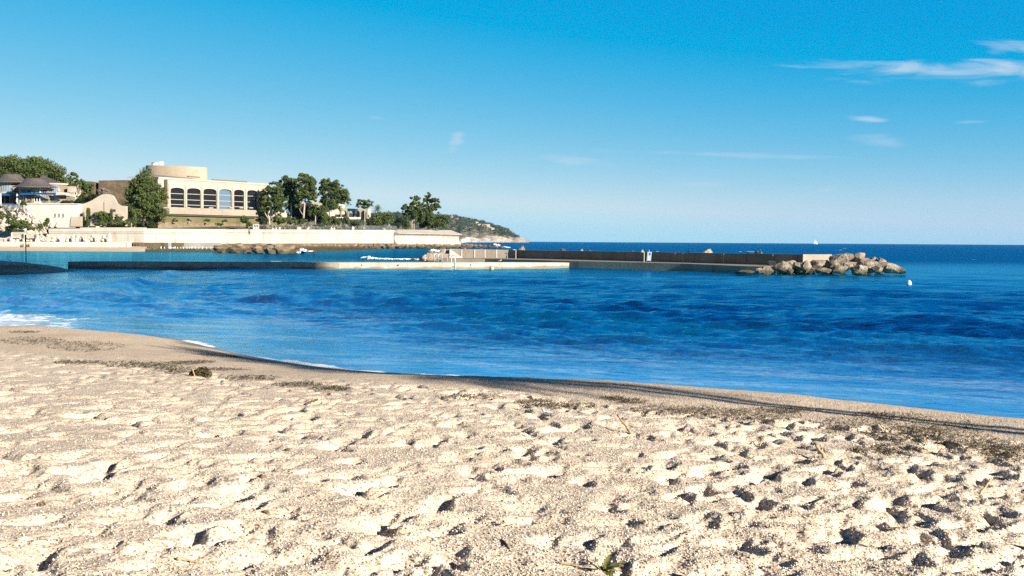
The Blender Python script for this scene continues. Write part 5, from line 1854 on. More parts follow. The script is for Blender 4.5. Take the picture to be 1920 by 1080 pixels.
# ================================================================ bathing pier and breakwater
def pier_pt(px, z, py_top):
    p_ = G(px, py_top, z)
    return Vector((p_.x, p_.y, z))


o = thing('low_pier', pier_pt(700, 0.7, 492), 'long low concrete bathing pier with a tide-stained face across the bay', 'pier')
front = []
for x, z, py in ((128, 0.62, 490.5), (200, 0.68, 490.8), (350, 0.70, 491.6), (480, 0.70, 492.0), (700, 0.70, 492.2), (860, 0.70, 492.1), (960, 0.64, 492.1), (1085, 0.56, 492.4)):
    front.append(pier_pt(x, z, py))
profs = []
for i, p_ in enumerate(front):
    t_ = (front[min(i + 1, len(front) - 1)] - front[max(i - 1, 0)])
    t_.z = 0
    t_.normalize()
    nr = Vector((t_.y, -t_.x, 0))
    profs.append([p_ + nr * 0.06 + Vector((0, 0, -p_.z - 0.8)), p_ + nr * 0.05 + Vector((0, 0, -0.06)), p_, p_ - nr * 2.4, p_ - nr * 2.4 + Vector((0, 0, -p_.z - 0.8))])
t = NT('tide_stained_concrete')
p = t.pos()
n = t.noise(p, 0.6, 6, 0.65)
st = t.noise(t.pos((1.4, 1.4, 0.12)), 1.0, 4)
col = t.mix(t.rng(n, 0.35, 0.65), (0.40, 0.345, 0.285), (0.315, 0.26, 0.205))
col = t.mix(t.math('MULTIPLY', t.rng(st, 0.5, 0.7), 0.5), col, (0.20, 0.15, 0.10))
z_ = t.n('ShaderNodeSeparateXYZ', {0: p}).outputs[2]
zz_ = t.math('ADD', z_, t.rng(t.noise(t.pos((0.7, 0.7, 2.0)), 1.0, 4, 0.6), 0.25, 0.75, -0.16, 0.16))
col = t.mix(t.rng(zz_, 0.16, 0.34, 0.75, 0.0, True), col, (0.145, 0.095, 0.05))
M['tide'] = t.done(col, 0.85, 0.2, n, 0.4, 0.06)
mb = MB()
loft(mb, profs)
mb.build('deck', M['tide'], o)
mb = MB()
for a, b_, zf in ((3 / 7 * 0 + 1.4, 2.6, 0.40), (2.75, 3.3, 0.33)):
    def at(f):
        i = min(int(f), len(front) - 2)
        return front[i].lerp(front[i + 1], f - i)
    p0, p1 = at(a), at(b_)
    t_ = (p1 - p0)
    t_.z = 0
    t_.normalize()
    nr = Vector((t_.y, -t_.x, 0))
    m0, m1 = p0 + nr * 0.08, p1 + nr * 0.08
    mb.extrude([(m0.x, m0.y, -0.5), (m1.x, m1.y, -0.5), (m1.x, m1.y, zf), (m0.x, m0.y, zf)], nr * 0.45)
mb.build('wet_ledge', M['tide'], o)
mb = MB()
for f in (0.3, 1.1, 1.9, 2.5, 3.2, 3.7, 4.4, 4.85, 5.5, 6.1, 6.6):
    p0 = at(float(f))
    mb.box((p0.x, p0.y - 0.055, p0.z / 2 - 0.1), (0.03, 0.03, p0.z))
mb.build('joint', plain('pier_joint', (0.22, 0.175, 0.13)), o)
for f, dx in ((3.9, 0.0), (4.25, 0.3), (5.2, 0.1), (5.75, 0.0), (2.6, 0.2)):
    p0 = at(f)
    mb = MB()
    mb.tube([(p0.x + dx, p0.y + 0.1, p0.z * 0.66), (p0.x + dx, p0.y - 0.09, p0.z * 0.66)], 0.06, 8)
    mb.build('drain_hole', M['dark_metal'], o)

# upper walk and breakwater wall
ZW = 0.75
edge = [pier_pt(832, ZW, 484.2), pier_pt(910, ZW, 485.3), pier_pt(1000, ZW, 487.6), pier_pt(1085, ZW, 489.6), pier_pt(1280, 0.72, 494.2), pier_pt(1400, 0.68, 499.0), pier_pt(1444, 0.66, 500.4)]
wall = [Vector((-7.4, 119.3, 0)), Vector((-0.5, 121.0, 0)), Vector((26.9, 93.0, 0)), Vector((30.1, 94.6, 0))]
o = thing('breakwater_walk', edge[3], 'raised concrete walkway along the foot of the dark breakwater wall', 'walkway')
mb = MB()
back = [wall[0] + Vector((-0.6, 0, 0)), wall[0], wall[1], wall[1].lerp(wall[2], 0.3), wall[1].lerp(wall[2], 0.6), wall[1].lerp(wall[2], 0.9), wall[2]]
profs = []
for e_, w_ in zip(edge, back):
    w_ = Vector((w_.x, w_.y, e_.z))
    w_ = w_ + (w_ - e_).normalized() * 1.0
    profs.append([Vector((e_.x, e_.y, -0.9)), e_, w_, Vector((w_.x, w_.y, -0.9))])
loft(mb, profs)
mb.build('walk_slab', concrete('walk_concrete', (0.27, 0.235, 0.195), (0.21, 0.175, 0.14), 0.5, 0.5, (0.09, 0.065, 0.04)), o)
mb = MB()
a_, b_ = pier_pt(831, 0.74, 484.3), pier_pt(909, 0.74, 485.2)
d_ = Vector((0.0, -3.2, 0))
mb.extrude([(a_.x, a_.y, -0.5), (b_.x, b_.y, -0.5), (b_.x, b_.y, 0.735), (a_.x, a_.y, 0.735)], d_)
mb.build('landing', M['pier_conc'], o)
mb = MB()
a_, b_ = P(822, 486, 119), P(841, 486, 119)
mb.extrude([(a_.x, a_.y, 0.5), (b_.x, b_.y, 0.5), (b_.x, b_.y, 1.25), (a_.x, a_.y, 1.25)], (0, 2.0, 0))
a_, b_ = P(832, 486, 120.3), P(842, 486, 120.3)
mb.extrude([(a_.x, a_.y, 0.5), (b_.x, b_.y, 0.5), (b_.x, b_.y, 1.78), (a_.x + 0.1, a_.y, 1.70)], (0, 2.0, 0))
mb.build('end_block', M['pier_conc'], o)
mb = MB()
a_, b_ = P(1443, 497, 93.6), P(1455, 497, 93.2)
mb.extrude([(a_.x, a_.y, 0.55), (b_.x, b_.y, 0.55), (b_.x, b_.y, 1.08), (a_.x, a_.y, 1.08)], (0.0, 0.9, 0))
mb.build('corner_block', M['pier_conc'], o)

o = thing('breakwater_wall', wall[1], 'long breakwater parapet, sunlit at its left and right ends and dark between', 'wall')
HT = [1.84, 1.74, 1.74, 1.74]
for i, (nm, m_) in enumerate((('sunlit_face', 'wall_conc'), ('dark_face', 'wall_conc'), ('end_face', 'pier_conc'))):
    a_, b_ = wall[i], wall[i + 1]
    t_ = (b_ - a_).normalized()
    nr = Vector((t_.y, -t_.x, 0))
    tk = [0.7, 0.66, 0.62][i]
    n_ = [5, 13, 1][i]
    for j in range(n_):
        f0, f1 = j / n_, (j + 1) / n_
        p0, p1 = a_.lerp(b_, f0) + t_ * 0.02, a_.lerp(b_, f1) - t_ * 0.02
        off = nr * (0.006 * ((j * 7) % 3))
        z0_, z1_ = HT[i] + (HT[i + 1] - HT[i]) * f0, HT[i] + (HT[i + 1] - HT[i]) * f1
        mb = MB()
        v0, v1 = p0 + off, p1 + off
        mb.extrude([(v0.x, v0.y, 0.3), (v1.x, v1.y, 0.3), (v1.x, v1.y, z1_), (v0.x, v0.y, z0_)], -nr * tk)
        mb.build('wall_panel', M[m_], o)
    if i == 0:
        for f in (0.20, 0.42, 0.60, 0.80):
            q_ = a_.lerp(b_, f) + nr * 0.02
            mb = MB()
            mb.box((q_.x, q_.y, 1.27), (0.13, 0.06, 0.98), math.atan2(t_.y, t_.x))
            mb.build('joint', M['conc_cap'], o)
    if i == 1:
        for f in (0.63, 0.655, 0.78, 0.92):
            q_ = a_.lerp(b_, f) + nr * 0.03
            mb = MB()
            mb.box((q_.x, q_.y, 1.24), (0.05, 0.06, 0.9), math.atan2(t_.y, t_.x))
            mb.build('joint', M['conc_cap'], o)
q_ = wall[0]
mb = MB()
mb.extrude([(q_.x - 0.05, q_.y - 0.2, 0.74), (q_.x + 1.6, q_.y - 0.2, 0.74), (q_.x - 0.02, q_.y - 0.2, 1.82)], (0, 0.16, 0))
mb.build('pale_brace', M['white'], o)
# posts on the walk
for x, y0, y1, Y_, lb in ((967.0, 485.6, 468.0, 114, 'pale metal post with a small lamp arm where the wall turns'), (1207.5, 491.5, 472.0, 103.5, 'pale metal post with a small lamp arm left of the blue board')):
    b0 = pier_pt(x, ZW, y0)
    k = mpp(b0.y)
    hh = (y0 - y1) * k
    o = thing('metal_post', b0, lb, 'post', 'posts on the breakwater walk')
    mb = MB()
    mb.tube([b0, b0 + Vector((0, 0, hh))], 0.055, 8)
    mb.build('pole', M['frame'], o)
    mb = MB()
    mb.tube([b0 + Vector((0, 0, hh - 0.05)), b0 + Vector((-0.22, -0.05, hh))], 0.035, 6)
    mb.box(b0 + Vector((-0.24, -0.05, hh - 0.01)), (0.14, 0.12, 0.07))
    mb.build('lamp_arm', M['steel'], o)
# dark low-reaching bracket on the lit wall
b0 = pier_pt(951, ZW, 485.0)
o = thing('wall_post', b0, 'short grey post with a dark flap beside the sunlit end of the wall', 'post')
mb = MB()
mb.tube([b0, b0 + Vector((0, 0, 0.62)), b0 + Vector((0.10, 0, 1.05))], 0.045, 7)
mb.build('pole', M['frame'], o)
mb = MB()
mb.extrude([b0 + Vector((-0.38, -0.02, 0.60)), b0 + Vector((0.10, -0.02, 0.52)), b0 + Vector((0.12, -0.02, 0.70)), b0 + Vector((-0.05, -0.02, 0.68))], (0, 0.3, 0))
mb.build('flap', M['dark_metal'], o)

# the blue notice board
b0 = pier_pt(1216.3, ZW, 491.2) + Vector((0, 0, 0.08))
k = mpp(b0.y)
o = thing('notice_board', b0, 'leaning notice board with a blue square and pale legs on the breakwater walk', 'sign')
lean = Vector((0.012, 0.16, 1)).normalized()
xv = Vector((1, 0, 0))
mb = MB()
for dx0, dx1 in ((-0.20, -0.12), (0.19, 0.29)):
    mb.tube([b0 + xv * dx0, b0 + xv * dx1 + lean * 0.98], 0.03, 6)
mb.build('leg', M['frame'], o)


def board(x0, x1, z0, z1, out, sk=0.09):
    f_ = lambda x, z: b0 + xv * (x + sk * z) + lean * z + Vector((0, -out, 0))
    return [f_(x0, z0), f_(x1, z0), f_(x1, z1), f_(x0, z1)]


mb = MB()
mb.extrude(board(-0.18, 0.19, 0.05, 0.95, 0.03), (0, 0.03, 0))
pn = mb.build('panel', plain('faded_blue_board', (0.24, 0.33, 0.42)), o)
mb = MB()
mb.extrude(board(-0.06, 0.13, 0.62, 0.86, 0.04), (0, 0.008, 0))
mb.build('blue_square', plain('blue_print', (0.005, 0.10, 0.30)), pn)
mb = MB()
for i, z in enumerate((0.12, 0.18, 0.25, 0.32, 0.39, 0.46, 0.53)):
    mb.extrude(board(-0.12 + 0.02 * (i % 2), 0.12 - 0.03 * (i % 3), z, z + 0.025, 0.04), (0, 0.008, 0))
mb.build('text_lines', plain('pale_print', (0.55, 0.62, 0.68)), pn)

# ladders
def ladder(px, z_top, py_top, w, label, out=0.10, low=-0.6):
    b0 = pier_pt(px, z_top, py_top)
    o = thing('pool_ladder', b0, label, 'ladder', 'steel bathing ladders')
    for s in (-1, 1):
        x = b0.x + s * w / 2
        pts = [Vector((x, b0.y - out, low)), Vector((x, b0.y - out, z_top + 0.40))]
        for a in np.linspace(0, math.pi, 8)[1:]:
            pts.append(Vector((x - 0.0, b0.y - out + 0.28 * (1 - math.cos(a)), z_top + 0.40 + 0.26 * math.sin(a))))
        # the hoop leans to the left of the picture
        pts = [Vector((p_.x - 0.42 * max(0, (p_.y - b0.y + out)) / 0.56, p_.y, p_.z)) for p_ in pts]
        pts.append(Vector((pts[-1].x, pts[-1].y, z_top)))
        mb = MB()
        mb.tube(pts, 0.032, 7)
        mb.build('rail', M['steel'], o, True)
    for z_ in (-0.1, 0.13, 0.38):
        mb = MB()
        mb.box((b0.x, b0.y - out, z_), (w, 0.09, 0.05))
        mb.build('rung', M['steel'], o)
    return o


ladder(850.0, 0.70, 492.1, 0.36, 'pale bathing ladder with two hooped rails on the front of the low pier')
b0 = pier_pt(821, 0.70, 491.4)
o = thing('hoop_rail', b0, 'pair of pale hooped handrails at the left end of the breakwater', 'handrail')
for x in (817.5, 825.5):
    for_ = P(x, 490, 101)
    pts = [Vector((for_.x - 0.18, for_.y, 0.65)), Vector((for_.x - 0.18, for_.y, 1.28))]
    for a in np.linspace(math.pi, 0, 7)[1:]:
        pts.append(Vector((for_.x + 0.18 * math.cos(a), for_.y + 0.2 * (1 + math.cos(a)), 1.28 + 0.2 * math.sin(a))))
    pts.append(Vector((for_.x + 0.18, for_.y + 0.4, 0.65)))
    mb = MB()
    mb.tube(pts, 0.032, 7)
    mb.build('rail', M['steel'], o, True)

# ---- armour rocks
tip = [(1380, 1416, 506, 514, 85.5, 'flat wet rock slab at the left foot of the armour rocks'), (1415, 1431, 501, 514, 86, 'small rock beside the flat slab'), (1424, 1454, 499.5, 515, 86.5, 'squat rock below the corner block'),
       (1452, 1486, 488, 514, 88.5, 'tilted wedge rock leaning left at the walk end'), (1464, 1500, 488.5, 506, 90.5, 'broad pale rock behind the tilted wedge'), (1474, 1489, 501, 515, 86.5, 'small brown rock below the broad pale rock'),
       (1486, 1512, 492, 507, 89, 'grey rock shaded by its upper neighbour'), (1500, 1522, 486, 515, 87.5, 'tall pale rock with a white top'), (1518, 1545, 492, 508, 90, 'dark cleft rock behind the tall pale rock'),
       (1527, 1560, 502, 514.5, 86.8, 'low brown rock at the water right of the tall pale rock'), (1520, 1556, 486.5, 498, 91.5, 'flat rock below the end of the wall'),
       (1556, 1590, 475.5, 499, 91, 'big cream rock on top beside the wall end'), (1550, 1574, 490, 505, 89.5, 'brown rock under the big cream rock'), (1560, 1588, 497, 515, 87, 'square brown rock at the water under the cream rock'),
       (1581, 1602, 474, 489, 92.5, 'cream peaked rock, left of the two highest'), (1597, 1622, 474, 491, 93, 'brown streaked peaked rock, right of the two highest'), (1580, 1602, 490.5, 505, 88.5, 'rounded cream rock in the middle of the heap'),
       (1596, 1626, 494, 516, 87, 'brown pyramid rock at the water'), (1602, 1645, 485, 507, 90.5, 'long sloping slab on the right side of the heap'), (1630, 1658, 498, 513, 88, 'brown rock under the long sloping slab'),
       (1630, 1646, 481, 497, 93.5, 'dark rock behind the long slab'), (1642, 1662, 480.5, 500, 93, 'tan upright rock at the back right of the heap'), (1655, 1688, 494, 513, 90, 'dark brown rock near the right end of the heap'),
       (1672, 1700, 499, 513.5, 90.5, 'last low brown rock at the right end of the heap'), (1600, 1640, 500, 515, 89, 'shaded rock filling the gap behind the pyramid rock'), (1540, 1600, 492, 512, 92, 'shaded rock filling the gap behind the cream rocks'),
       (1480, 1530, 496, 513, 90, 'shaded rock filling the gap behind the tall pale rock'), (1640, 1685, 492, 510, 92.5, 'shaded rock at the back of the right end'),
       (1560, 1605, 481, 512, 93.5, 'dark rock in the core of the heap under the cream rocks'), (1595, 1640, 482, 512, 94, 'dark rock in the core of the heap under the peaked rocks'), (1632, 1672, 489, 513, 94, 'dark rock in the core of the heap at the back right'),
       (1490, 1540, 490, 513, 92, 'dark rock in the core of the heap before the wall end'), (1530, 1575, 488, 513, 93, 'dark rock in the core of the heap right of the wall end'), (1455, 1500, 493, 514, 91, 'dark rock in the core of the heap at the walk end')]
for i, (x0, x1, y0, y1, Y_, lb) in enumerate(tip):
    px_boulder(x0, x1, y0, y1, Y_, 700 + i, lb, 'armour rocks at the breakwater tip', 'rock', 0.85, 4)
bk = [(971, 989, 460, 472, 124, 'rounded brown rock showing above the wall near its bend'), (1047, 1064, 465.5, 473, 121, 'pale low rock above the wall right of the bend'), (1084, 1096, 466.5, 473, 119, 'pale rock above the wall, left of a close pair'),
      (1101, 1114, 467.5, 473, 118, 'pale rock above the wall, right of a close pair'), (1135, 1142, 468.5, 473, 116, 'tiny rock above the middle of the dark wall'), (1198, 1210, 467.5, 475, 113, 'pale rock above the wall just left of the blue board'),
      (1211, 1221, 467.5, 475, 112.5, 'tan rock above the wall just over the blue board'), (1184, 1193, 468.5, 474, 113.5, 'low rock above the wall left of the metal post'), (1284, 1294, 468.5, 476, 108, 'small pale rock above the right half of the wall'), (1314, 1346, 466.5, 476, 107, 'widest pale rock above the right half of the wall'),
      (1352, 1359, 471.5, 477, 105, 'tiny pale rock right of the widest rock'), (1395, 1405, 472.5, 479, 103, 'flat pale rock above the wall near its right end'), (1415, 1427, 469.5, 479, 102, 'squarish tan rock above the wall near its right end'), (1436, 1451, 474, 479, 101, 'low pale rock right of the squarish tan rock'),
      (1503, 1532, 474.5, 481, 96, 'long flat grey rock behind the lit end of the wall'), (864, 876, 464, 471, 125, 'pale rock above the sunlit left end of the wall')]
for i, (x0, x1, y0, y1, Y_, lb) in enumerate(bk):
    c_ = P((x0 + x1) / 2, y0, Y_)
    k = mpp(Y_)
    rz = (c_.z + 0.5) / 2
    boulder((c_.x, c_.y, c_.z - rz), ((x1 - x0) / 2 * k * 1.1, 1.2, rz), 760 + i, lb, 'rocks behind the breakwater wall', 'rock', sub=3)
lf = [(792, 826, 474.5, 492, 106, 'big cream rock at the left end of the breakwater'), (786, 802, 478, 490, 105, 'dark wet rock at the far left end of the breakwater'), (802, 812, 469, 477, 110, 'small dark peaked rock left of the end block'),
      (812, 828, 471, 480, 112, 'pale flat rock behind the big cream rock'), (824, 836, 465.5, 476, 114, 'dark rock against the end block'), (797, 822, 487, 493, 104, 'low brown weedy rock at the water beside the hoop rails'), (768, 782, 484, 489, 112, 'lone dark rock in the breaking wave')]
for i, (x0, x1, y0, y1, Y_, lb) in enumerate(lf):
    px_boulder(x0, x1, y0, y1, Y_, 800 + i, lb, 'rocks at the left end of the breakwater', 'rock', 0.9, 3)

# ---- foam, spray and the small breaker
def spray(name, label, px_list, Y_, n, s, seed):
    g_ = random.Random(seed)
    mb_ = MB()
    v, f = ico(1)
    for _ in range(int(n * 2.2)):
        x, y, rx, ry = g_.choice(px_list)
        a = g_.uniform(0, 6.28)
        r_ = g_.random() ** 0.5
        c_ = P(x + rx * r_ * math.cos(a), y + ry * r_ * math.sin(a), Y_ + g_.uniform(-1.5, 1.5))
        q_ = s * 0.55 * g_.uniform(0.4, 1.3)
        mb_.add(v * np.array([q_ * 1.3, q_, q_ * 0.8]) + np.array(c_[:]), f)
    return tag(mb_.build(name, M['foam']), label, 'spray', None, 'stuff')


spray('sea_spray', 'burst of white spray off the point of the wave wall', [(870, 452, 5, 3.5), (876, 449, 5, 4.5), (866, 454, 4, 2)], 399, 260, 0.16, 1)
spray('sea_spray', 'white spray at the outer end of the foreshore boulders', [(934, 460, 4, 2.2), (944, 463, 6, 1.3), (953, 464, 4, 0.8), (928, 458, 3, 1.2)], 402, 200, 0.16, 2)
spray('sea_spray', 'white spray on the brown boulder heap by the quay', [(566, 468, 4, 3), (560, 473, 4, 2), (582, 471, 5, 1), (572, 470, 4, 2)], 196, 220, 0.08, 3)
spray('sea_spray', 'white spray behind the big cream rock of the breakwater', [(812, 469, 5, 2), (820, 470, 5, 1.5), (797, 482, 3, 4)], 108, 150, 0.06, 4)
mb = MB()
v, f = ico(2)
g = random.Random(9)
for i in range(800):
    u_ = g.random()
    x = 678 + 118 * u_
    yb = 486.0 + 2.2 * u_
    hgt_ = (3.4 * math.exp(-((x - 690) / 12) ** 2) + 1.8) * (0.55 + 0.7 * g.random())
    c_ = P(x, yb - hgt_ * g.random(), 140 - 18 * u_ + g.uniform(-1.0, 1.0))
    c_.z = max(c_.z, 0.03)
    s_ = 0.065 * g.uniform(0.5, 1.6)
    mb.add(v * np.array([s_ * 2.4, s_ * 1.4, s_ * 0.8]) + np.array(c_[:]), f)
tag(mb.build('breaking_wave', M['foam'], None, True), 'white breaking wave running in behind the low pier', 'wave', None, 'stuff')

# ---- buoys, boat, birds
def buoy(px, py, r_, mat, label, squash=1.0):
    p_ = G(px, py, 0.0)
    o = thing('buoy', (p_.x, p_.y, 0), label, 'buoy')
    mb_ = MB()
    prof = [(0.01, -r_ * 0.6)] + [(r_ * math.sin(a), r_ * 0.8 - r_ * squash * math.cos(a)) for a in np.linspace(0.5, math.pi - 0.2, 14)] + [(0.02, r_ * 0.8 + r_ * squash)]
    mb_.lathe((p_.x, p_.y, 0), prof, 20)
    mb_.build('float', mat, o, True)
    mb_ = MB()
    mb_.lathe((p_.x, p_.y, 0), [(r_ * 1.005, r_ * 0.70), (r_ * 1.03, r_ * 0.75), (r_ * 1.03, r_ * 0.85), (r_ * 1.005, r_ * 0.90)], 20)
    mb_.build('seam_band', mat, o)
    return o


buoy(1704, 536.5, 0.175, M['white_paint'], 'white round buoy floating alone on the right', 1.5)
buoy(922, 506.5, 0.23, plain('faded_orange_buoy', (0.42, 0.30, 0.20), 0.6), 'faded tan round buoy in front of the low pier')

sp_ = G(1529, 457.0, 0.0)
SY = 2500.0
k = mpp(SY)
b0 = P(1529, 456.8, SY)
b0.z = 0
o = thing('sailboat', b0, 'tiny white sailing boat on the horizon', 'sailboat')
mb = MB()
st = [(-5.0, 0.9, 0.75, 1.3), (-3.0, 1.5, 0.8, 1.25), (0, 1.7, 0.85, 1.2), (3, 1.2, 0.75, 1.35), (5.2, 0.05, 0.5, 1.6)]
loft(mb, [[b0 + Vector((x, -w, h)), b0 + Vector((x, -w * 0.7, 0.2)), b0 + Vector((x, 0, -0.5 * d_)), b0 + Vector((x, w * 0.7, 0.2)), b0 + Vector((x, w, h))] for x, w, d_, h in st])
mb.build('hull', plain('cream_hull', (0.75, 0.66, 0.52)), o)
mb = MB()
mb.tube([b0 + Vector((0.3, 0, 0.8)), b0 + Vector((0.3, 0, 12.6))], [0.16, 0.10], 6)
mb.build('mast', M['white_paint'], o)
mb = MB()
mb.extrude([b0 + Vector((0.1, 0, 2.0)), b0 + Vector((-4.4, 0.6, 2.2)), b0 + Vector((-2.2, 0.5, 7.0)), b0 + Vector((0.1, 0, 12.3))], (0, 0.08, 0))
mb.build('mainsail', M['white_paint'], o)
mb = MB()
mb.extrude([b0 + Vector((0.7, 0, 1.8)), b0 + Vector((4.8, 0, 1.9)), b0 + Vector((2.9, -0.4, 5.2)), b0 + Vector((0.7, 0, 10.4))], (0, 0.08, 0))
mb.build('jib', M['white_paint'], o)


def bird(p_, L, heading, label, parts, cat='bird', name='bird'):
    """small standing bird: one continuous body with head, then wings, tail, legs and bill"""
    o = thing(name, p_, label, cat)
    d_ = Vector((math.cos(heading), math.sin(heading), 0))
    s_ = Vector((-d_.y, d_.x, 0))
    z_ = Vector((0, 0, 1))
    bz = 0.30 * L
    rings = [(-0.34, 0.13, 0.03, 0.03), (-0.24, 0.12, 0.085, 0.075), (-0.10, 0.10, 0.135, 0.125), (0.06, 0.10, 0.15, 0.145), (0.18, 0.15, 0.135, 0.13), (0.25, 0.22, 0.10, 0.10), (0.28, 0.30, 0.082, 0.085), (0.31, 0.37, 0.088, 0.085), (0.36, 0.41, 0.07, 0.06), (0.41, 0.40, 0.02, 0.02)]
    prof = []
    for x, z, ry, rz in rings:
        c_ = p_ + d_ * (x * L) + z_ * (bz + (z - 0.02) * L)
        ax2 = (z_ * 0.9 - d_ * (0.45 if x > 0.15 and x < 0.34 else 0.05)).normalized()
        prof.append([c_ + s_ * (ry * L * math.cos(a)) + ax2 * (rz * L * math.sin(a)) for a in np.linspace(0, 2 * math.pi, 13)[:-1]])
    mb_ = MB()
    loft(mb_, prof)
    mb_.build('body', parts['body'], o, True)
    mb_ = MB()
    for q in (-1, 1):
        pr = []
        for x, z, h, out in ((0.16, 0.16, 0.05, 0.125), (0.06, 0.15, 0.10, 0.158), (-0.10, 0.14, 0.10, 0.145), (-0.26, 0.13, 0.06, 0.095), (-0.42, 0.12, 0.02, 0.04)):
            c_ = p_ + d_ * (x * L) + z_ * (bz + z * L) + s_ * (q * out * L)
            pr.append([c_ + z_ * h * L * 0.7, c_ + s_ * q * 0.02 * L, c_ - z_ * h * L, c_ - s_ * q * 0.02 * L])
        loft(mb_, pr)
    mb_.build('wing', parts['wing'], o, True)
    mb_ = MB()
    t0 = p_ - d_ * (0.28 * L) + z_ * (bz + 0.11 * L)
    t1 = p_ - d_ * (0.88 * L) + z_ * (bz + 0.02 * L)
    mb_.extrude([t0 + s_ * 0.05 * L, t1 + s_ * 0.06 * L, t1 - s_ * 0.06 * L, t0 - s_ * 0.05 * L], (0, 0, 0.025 * L))
    mb_.build('tail', parts['tail'], o)
    for q in (-1, 1):
        mb_ = MB()
        hip = p_ + s_ * (q * 0.06 * L) + z_ * (bz + 0.0 * L)
        ank = p_ - d_ * (0.05 * L) + s_ * (q * 0.06 * L) + z_ * (0.15 * L)
        ft = p_ + s_ * (q * 0.06 * L)
        mb_.tube([hip, ank, ft], [0.022 * L, 0.014 * L, 0.014 * L], 5)
        for a in (-0.5, 0, 0.5):
            mb_.tube([ft, ft + (d_ * math.cos(a) + s_ * math.sin(a)) * 0.09 * L], [0.012 * L, 0.006 * L], 4)
        mb_.build('leg', M['dark_metal'], o)
    mb_ = MB()
    hd = p_ + d_ * (0.40 * L) + z_ * (bz + 0.385 * L)
    mb_.tube([hd - d_ * 0.02 * L, hd + d_ * 0.11 * L - z_ * 0.01 * L], [0.022 * L, 0.004 * L], 5)
    mb_.build('bill', parts['bill'], o)
    for q in (-1, 1):
        mb_ = MB()
        v_, f_ = ico(1)
        mb_.add(v_ * (0.014 * L) + np.array((p_ + d_ * (0.345 * L) + s_ * (q * 0.078 * L) + z_ * (bz + 0.39 * L))[:]), f_)
        mb_.build('eye', M['dark_metal'], o)
    return o, d_, s_, bz


gl = {'body': M['white_paint'], 'wing': plain('gull_grey', (0.45, 0.46, 0.48)), 'tail': M['white_paint'], 'bill': plain('gull_bill', (0.55, 0.38, 0.08))}
g0 = pier_pt(938, 0.66, 491.2)
bird(Vector((g0.x, g0.y + 0.35, 0.655)), 0.36, 0.5, 'white gull standing on the low pier', gl, 'gull', 'gull')

# ---- two people sitting by the far white wall
def sitting_person(p_, heading, label, shirt, hairc):
    o = thing('person', p_, label, 'person')
    d_ = Vector((math.cos(heading), math.sin(heading), 0))
    s_ = Vector((-d_.y, d_.x, 0))
    z_ = Vector((0, 0, 1))
    J = {'pelvis': z_ * 0.12, 'waist': z_ * 0.30 - d_ * 0.03, 'chest': z_ * 0.50 + d_ * 0.02, 'neck': z_ * 0.63 + d_ * 0.05, 'head': z_ * 0.76 + d_ * 0.08, 'crown': z_ * 0.86 + d_ * 0.07}
    Rr = {'pelvis': 0.15, 'waist': 0.125, 'chest': 0.14, 'neck': 0.055, 'head': 0.095, 'crown': 0.05}
    E = [('pelvis', 'waist'), ('waist', 'chest'), ('chest', 'neck'), ('neck', 'head'), ('head', 'crown')]
    for q, n_ in ((-1, 'r'), (1, 'l')):
        J['sh' + n_] = z_ * 0.54 + s_ * q * 0.17 + d_ * 0.03
        J['el' + n_] = z_ * 0.36 + s_ * q * 0.25 + d_ * 0.18
        J['wr' + n_] = z_ * 0.36 + s_ * q * 0.12 + d_ * 0.38
        J['ha' + n_] = z_ * 0.35 + s_ * q * 0.06 + d_ * 0.46
        J['hip' + n_] = z_ * 0.11 + s_ * q * 0.10 + d_ * 0.02
        J['kn' + n_] = z_ * 0.42 + s_ * q * 0.16 + d_ * 0.38
        J['an' + n_] = z_ * 0.07 + s_ * q * 0.10 + d_ * 0.62
        J['to' + n_] = z_ * 0.04 + s_ * q * 0.11 + d_ * 0.80
        for a, r_ in (('sh', 0.065), ('el', 0.045), ('wr', 0.032), ('ha', 0.035), ('hip', 0.095), ('kn', 0.065), ('an', 0.045), ('to', 0.035)):
            Rr[a + n_] = r_
        E += [('chest', 'sh' + n_), ('sh' + n_, 'el' + n_), ('el' + n_, 'wr' + n_), ('wr' + n_, 'ha' + n_), ('pelvis', 'hip' + n_), ('hip' + n_, 'kn' + n_), ('kn' + n_, 'an' + n_), ('an' + n_, 'to' + n_)]
    names = list(J)
    me = bpy.data.meshes.new('body')
    me.from_pydata([tuple(J[a]) for a in names], [(names.index(a), names.index(b_)) for a, b_ in E], [])
    ob = bpy.data.objects.new('body', me)
    C.objects.link(ob)
    ob.parent = o
    md = ob.modifiers.new('skin', 'SKIN')
    for i, a in enumerate(names):
        me.skin_vertices[0].data[i].radius = (Rr[a], Rr[a])
        me.skin_vertices[0].data[i].use_root = a == 'pelvis'
    ob.modifiers.new('sub', 'SUBSURF').levels = 1
    ob.modifiers['sub'].render_levels = 1
    t_ = NT('clothed_figure')
    zc_ = t_.n('ShaderNodeSeparateXYZ', {0: t_.n('ShaderNodeTexCoord').outputs['Object']}).outputs[2]
    me.materials.append(t_.done(t_.mix(t_.math('GREATER_THAN', zc_, 0.63), shirt, (0.45, 0.28, 0.19)), 0.8, 0.2))
    mb_ = MB()
    v_, f_ = ico(2)
    mb_.add(v_ * np.array([0.105, 0.105, 0.09]) + np.array((o.location + J['crown'] - d_ * 0.03 - z_ * 0.03)[:]), f_)
    mb_.build('hair', hairc, o, True)
    return o


hair = plain('dark_hair', (0.03, 0.022, 0.016))
p_ = P(43, 460, 223.0)
sitting_person(Vector((p_.x, p_.y, 0.82)), rad(-70), 'person in grey clothes sitting left of the dark pole by the white wall', (0.16, 0.15, 0.15), hair)
p_ = P(54.5, 460.5, 223.0)
sitting_person(Vector((p_.x, p_.y, 0.82)), rad(-120), 'person in dark brown clothes sitting right of the dark pole by the white wall', (0.10, 0.07, 0.05), hair)

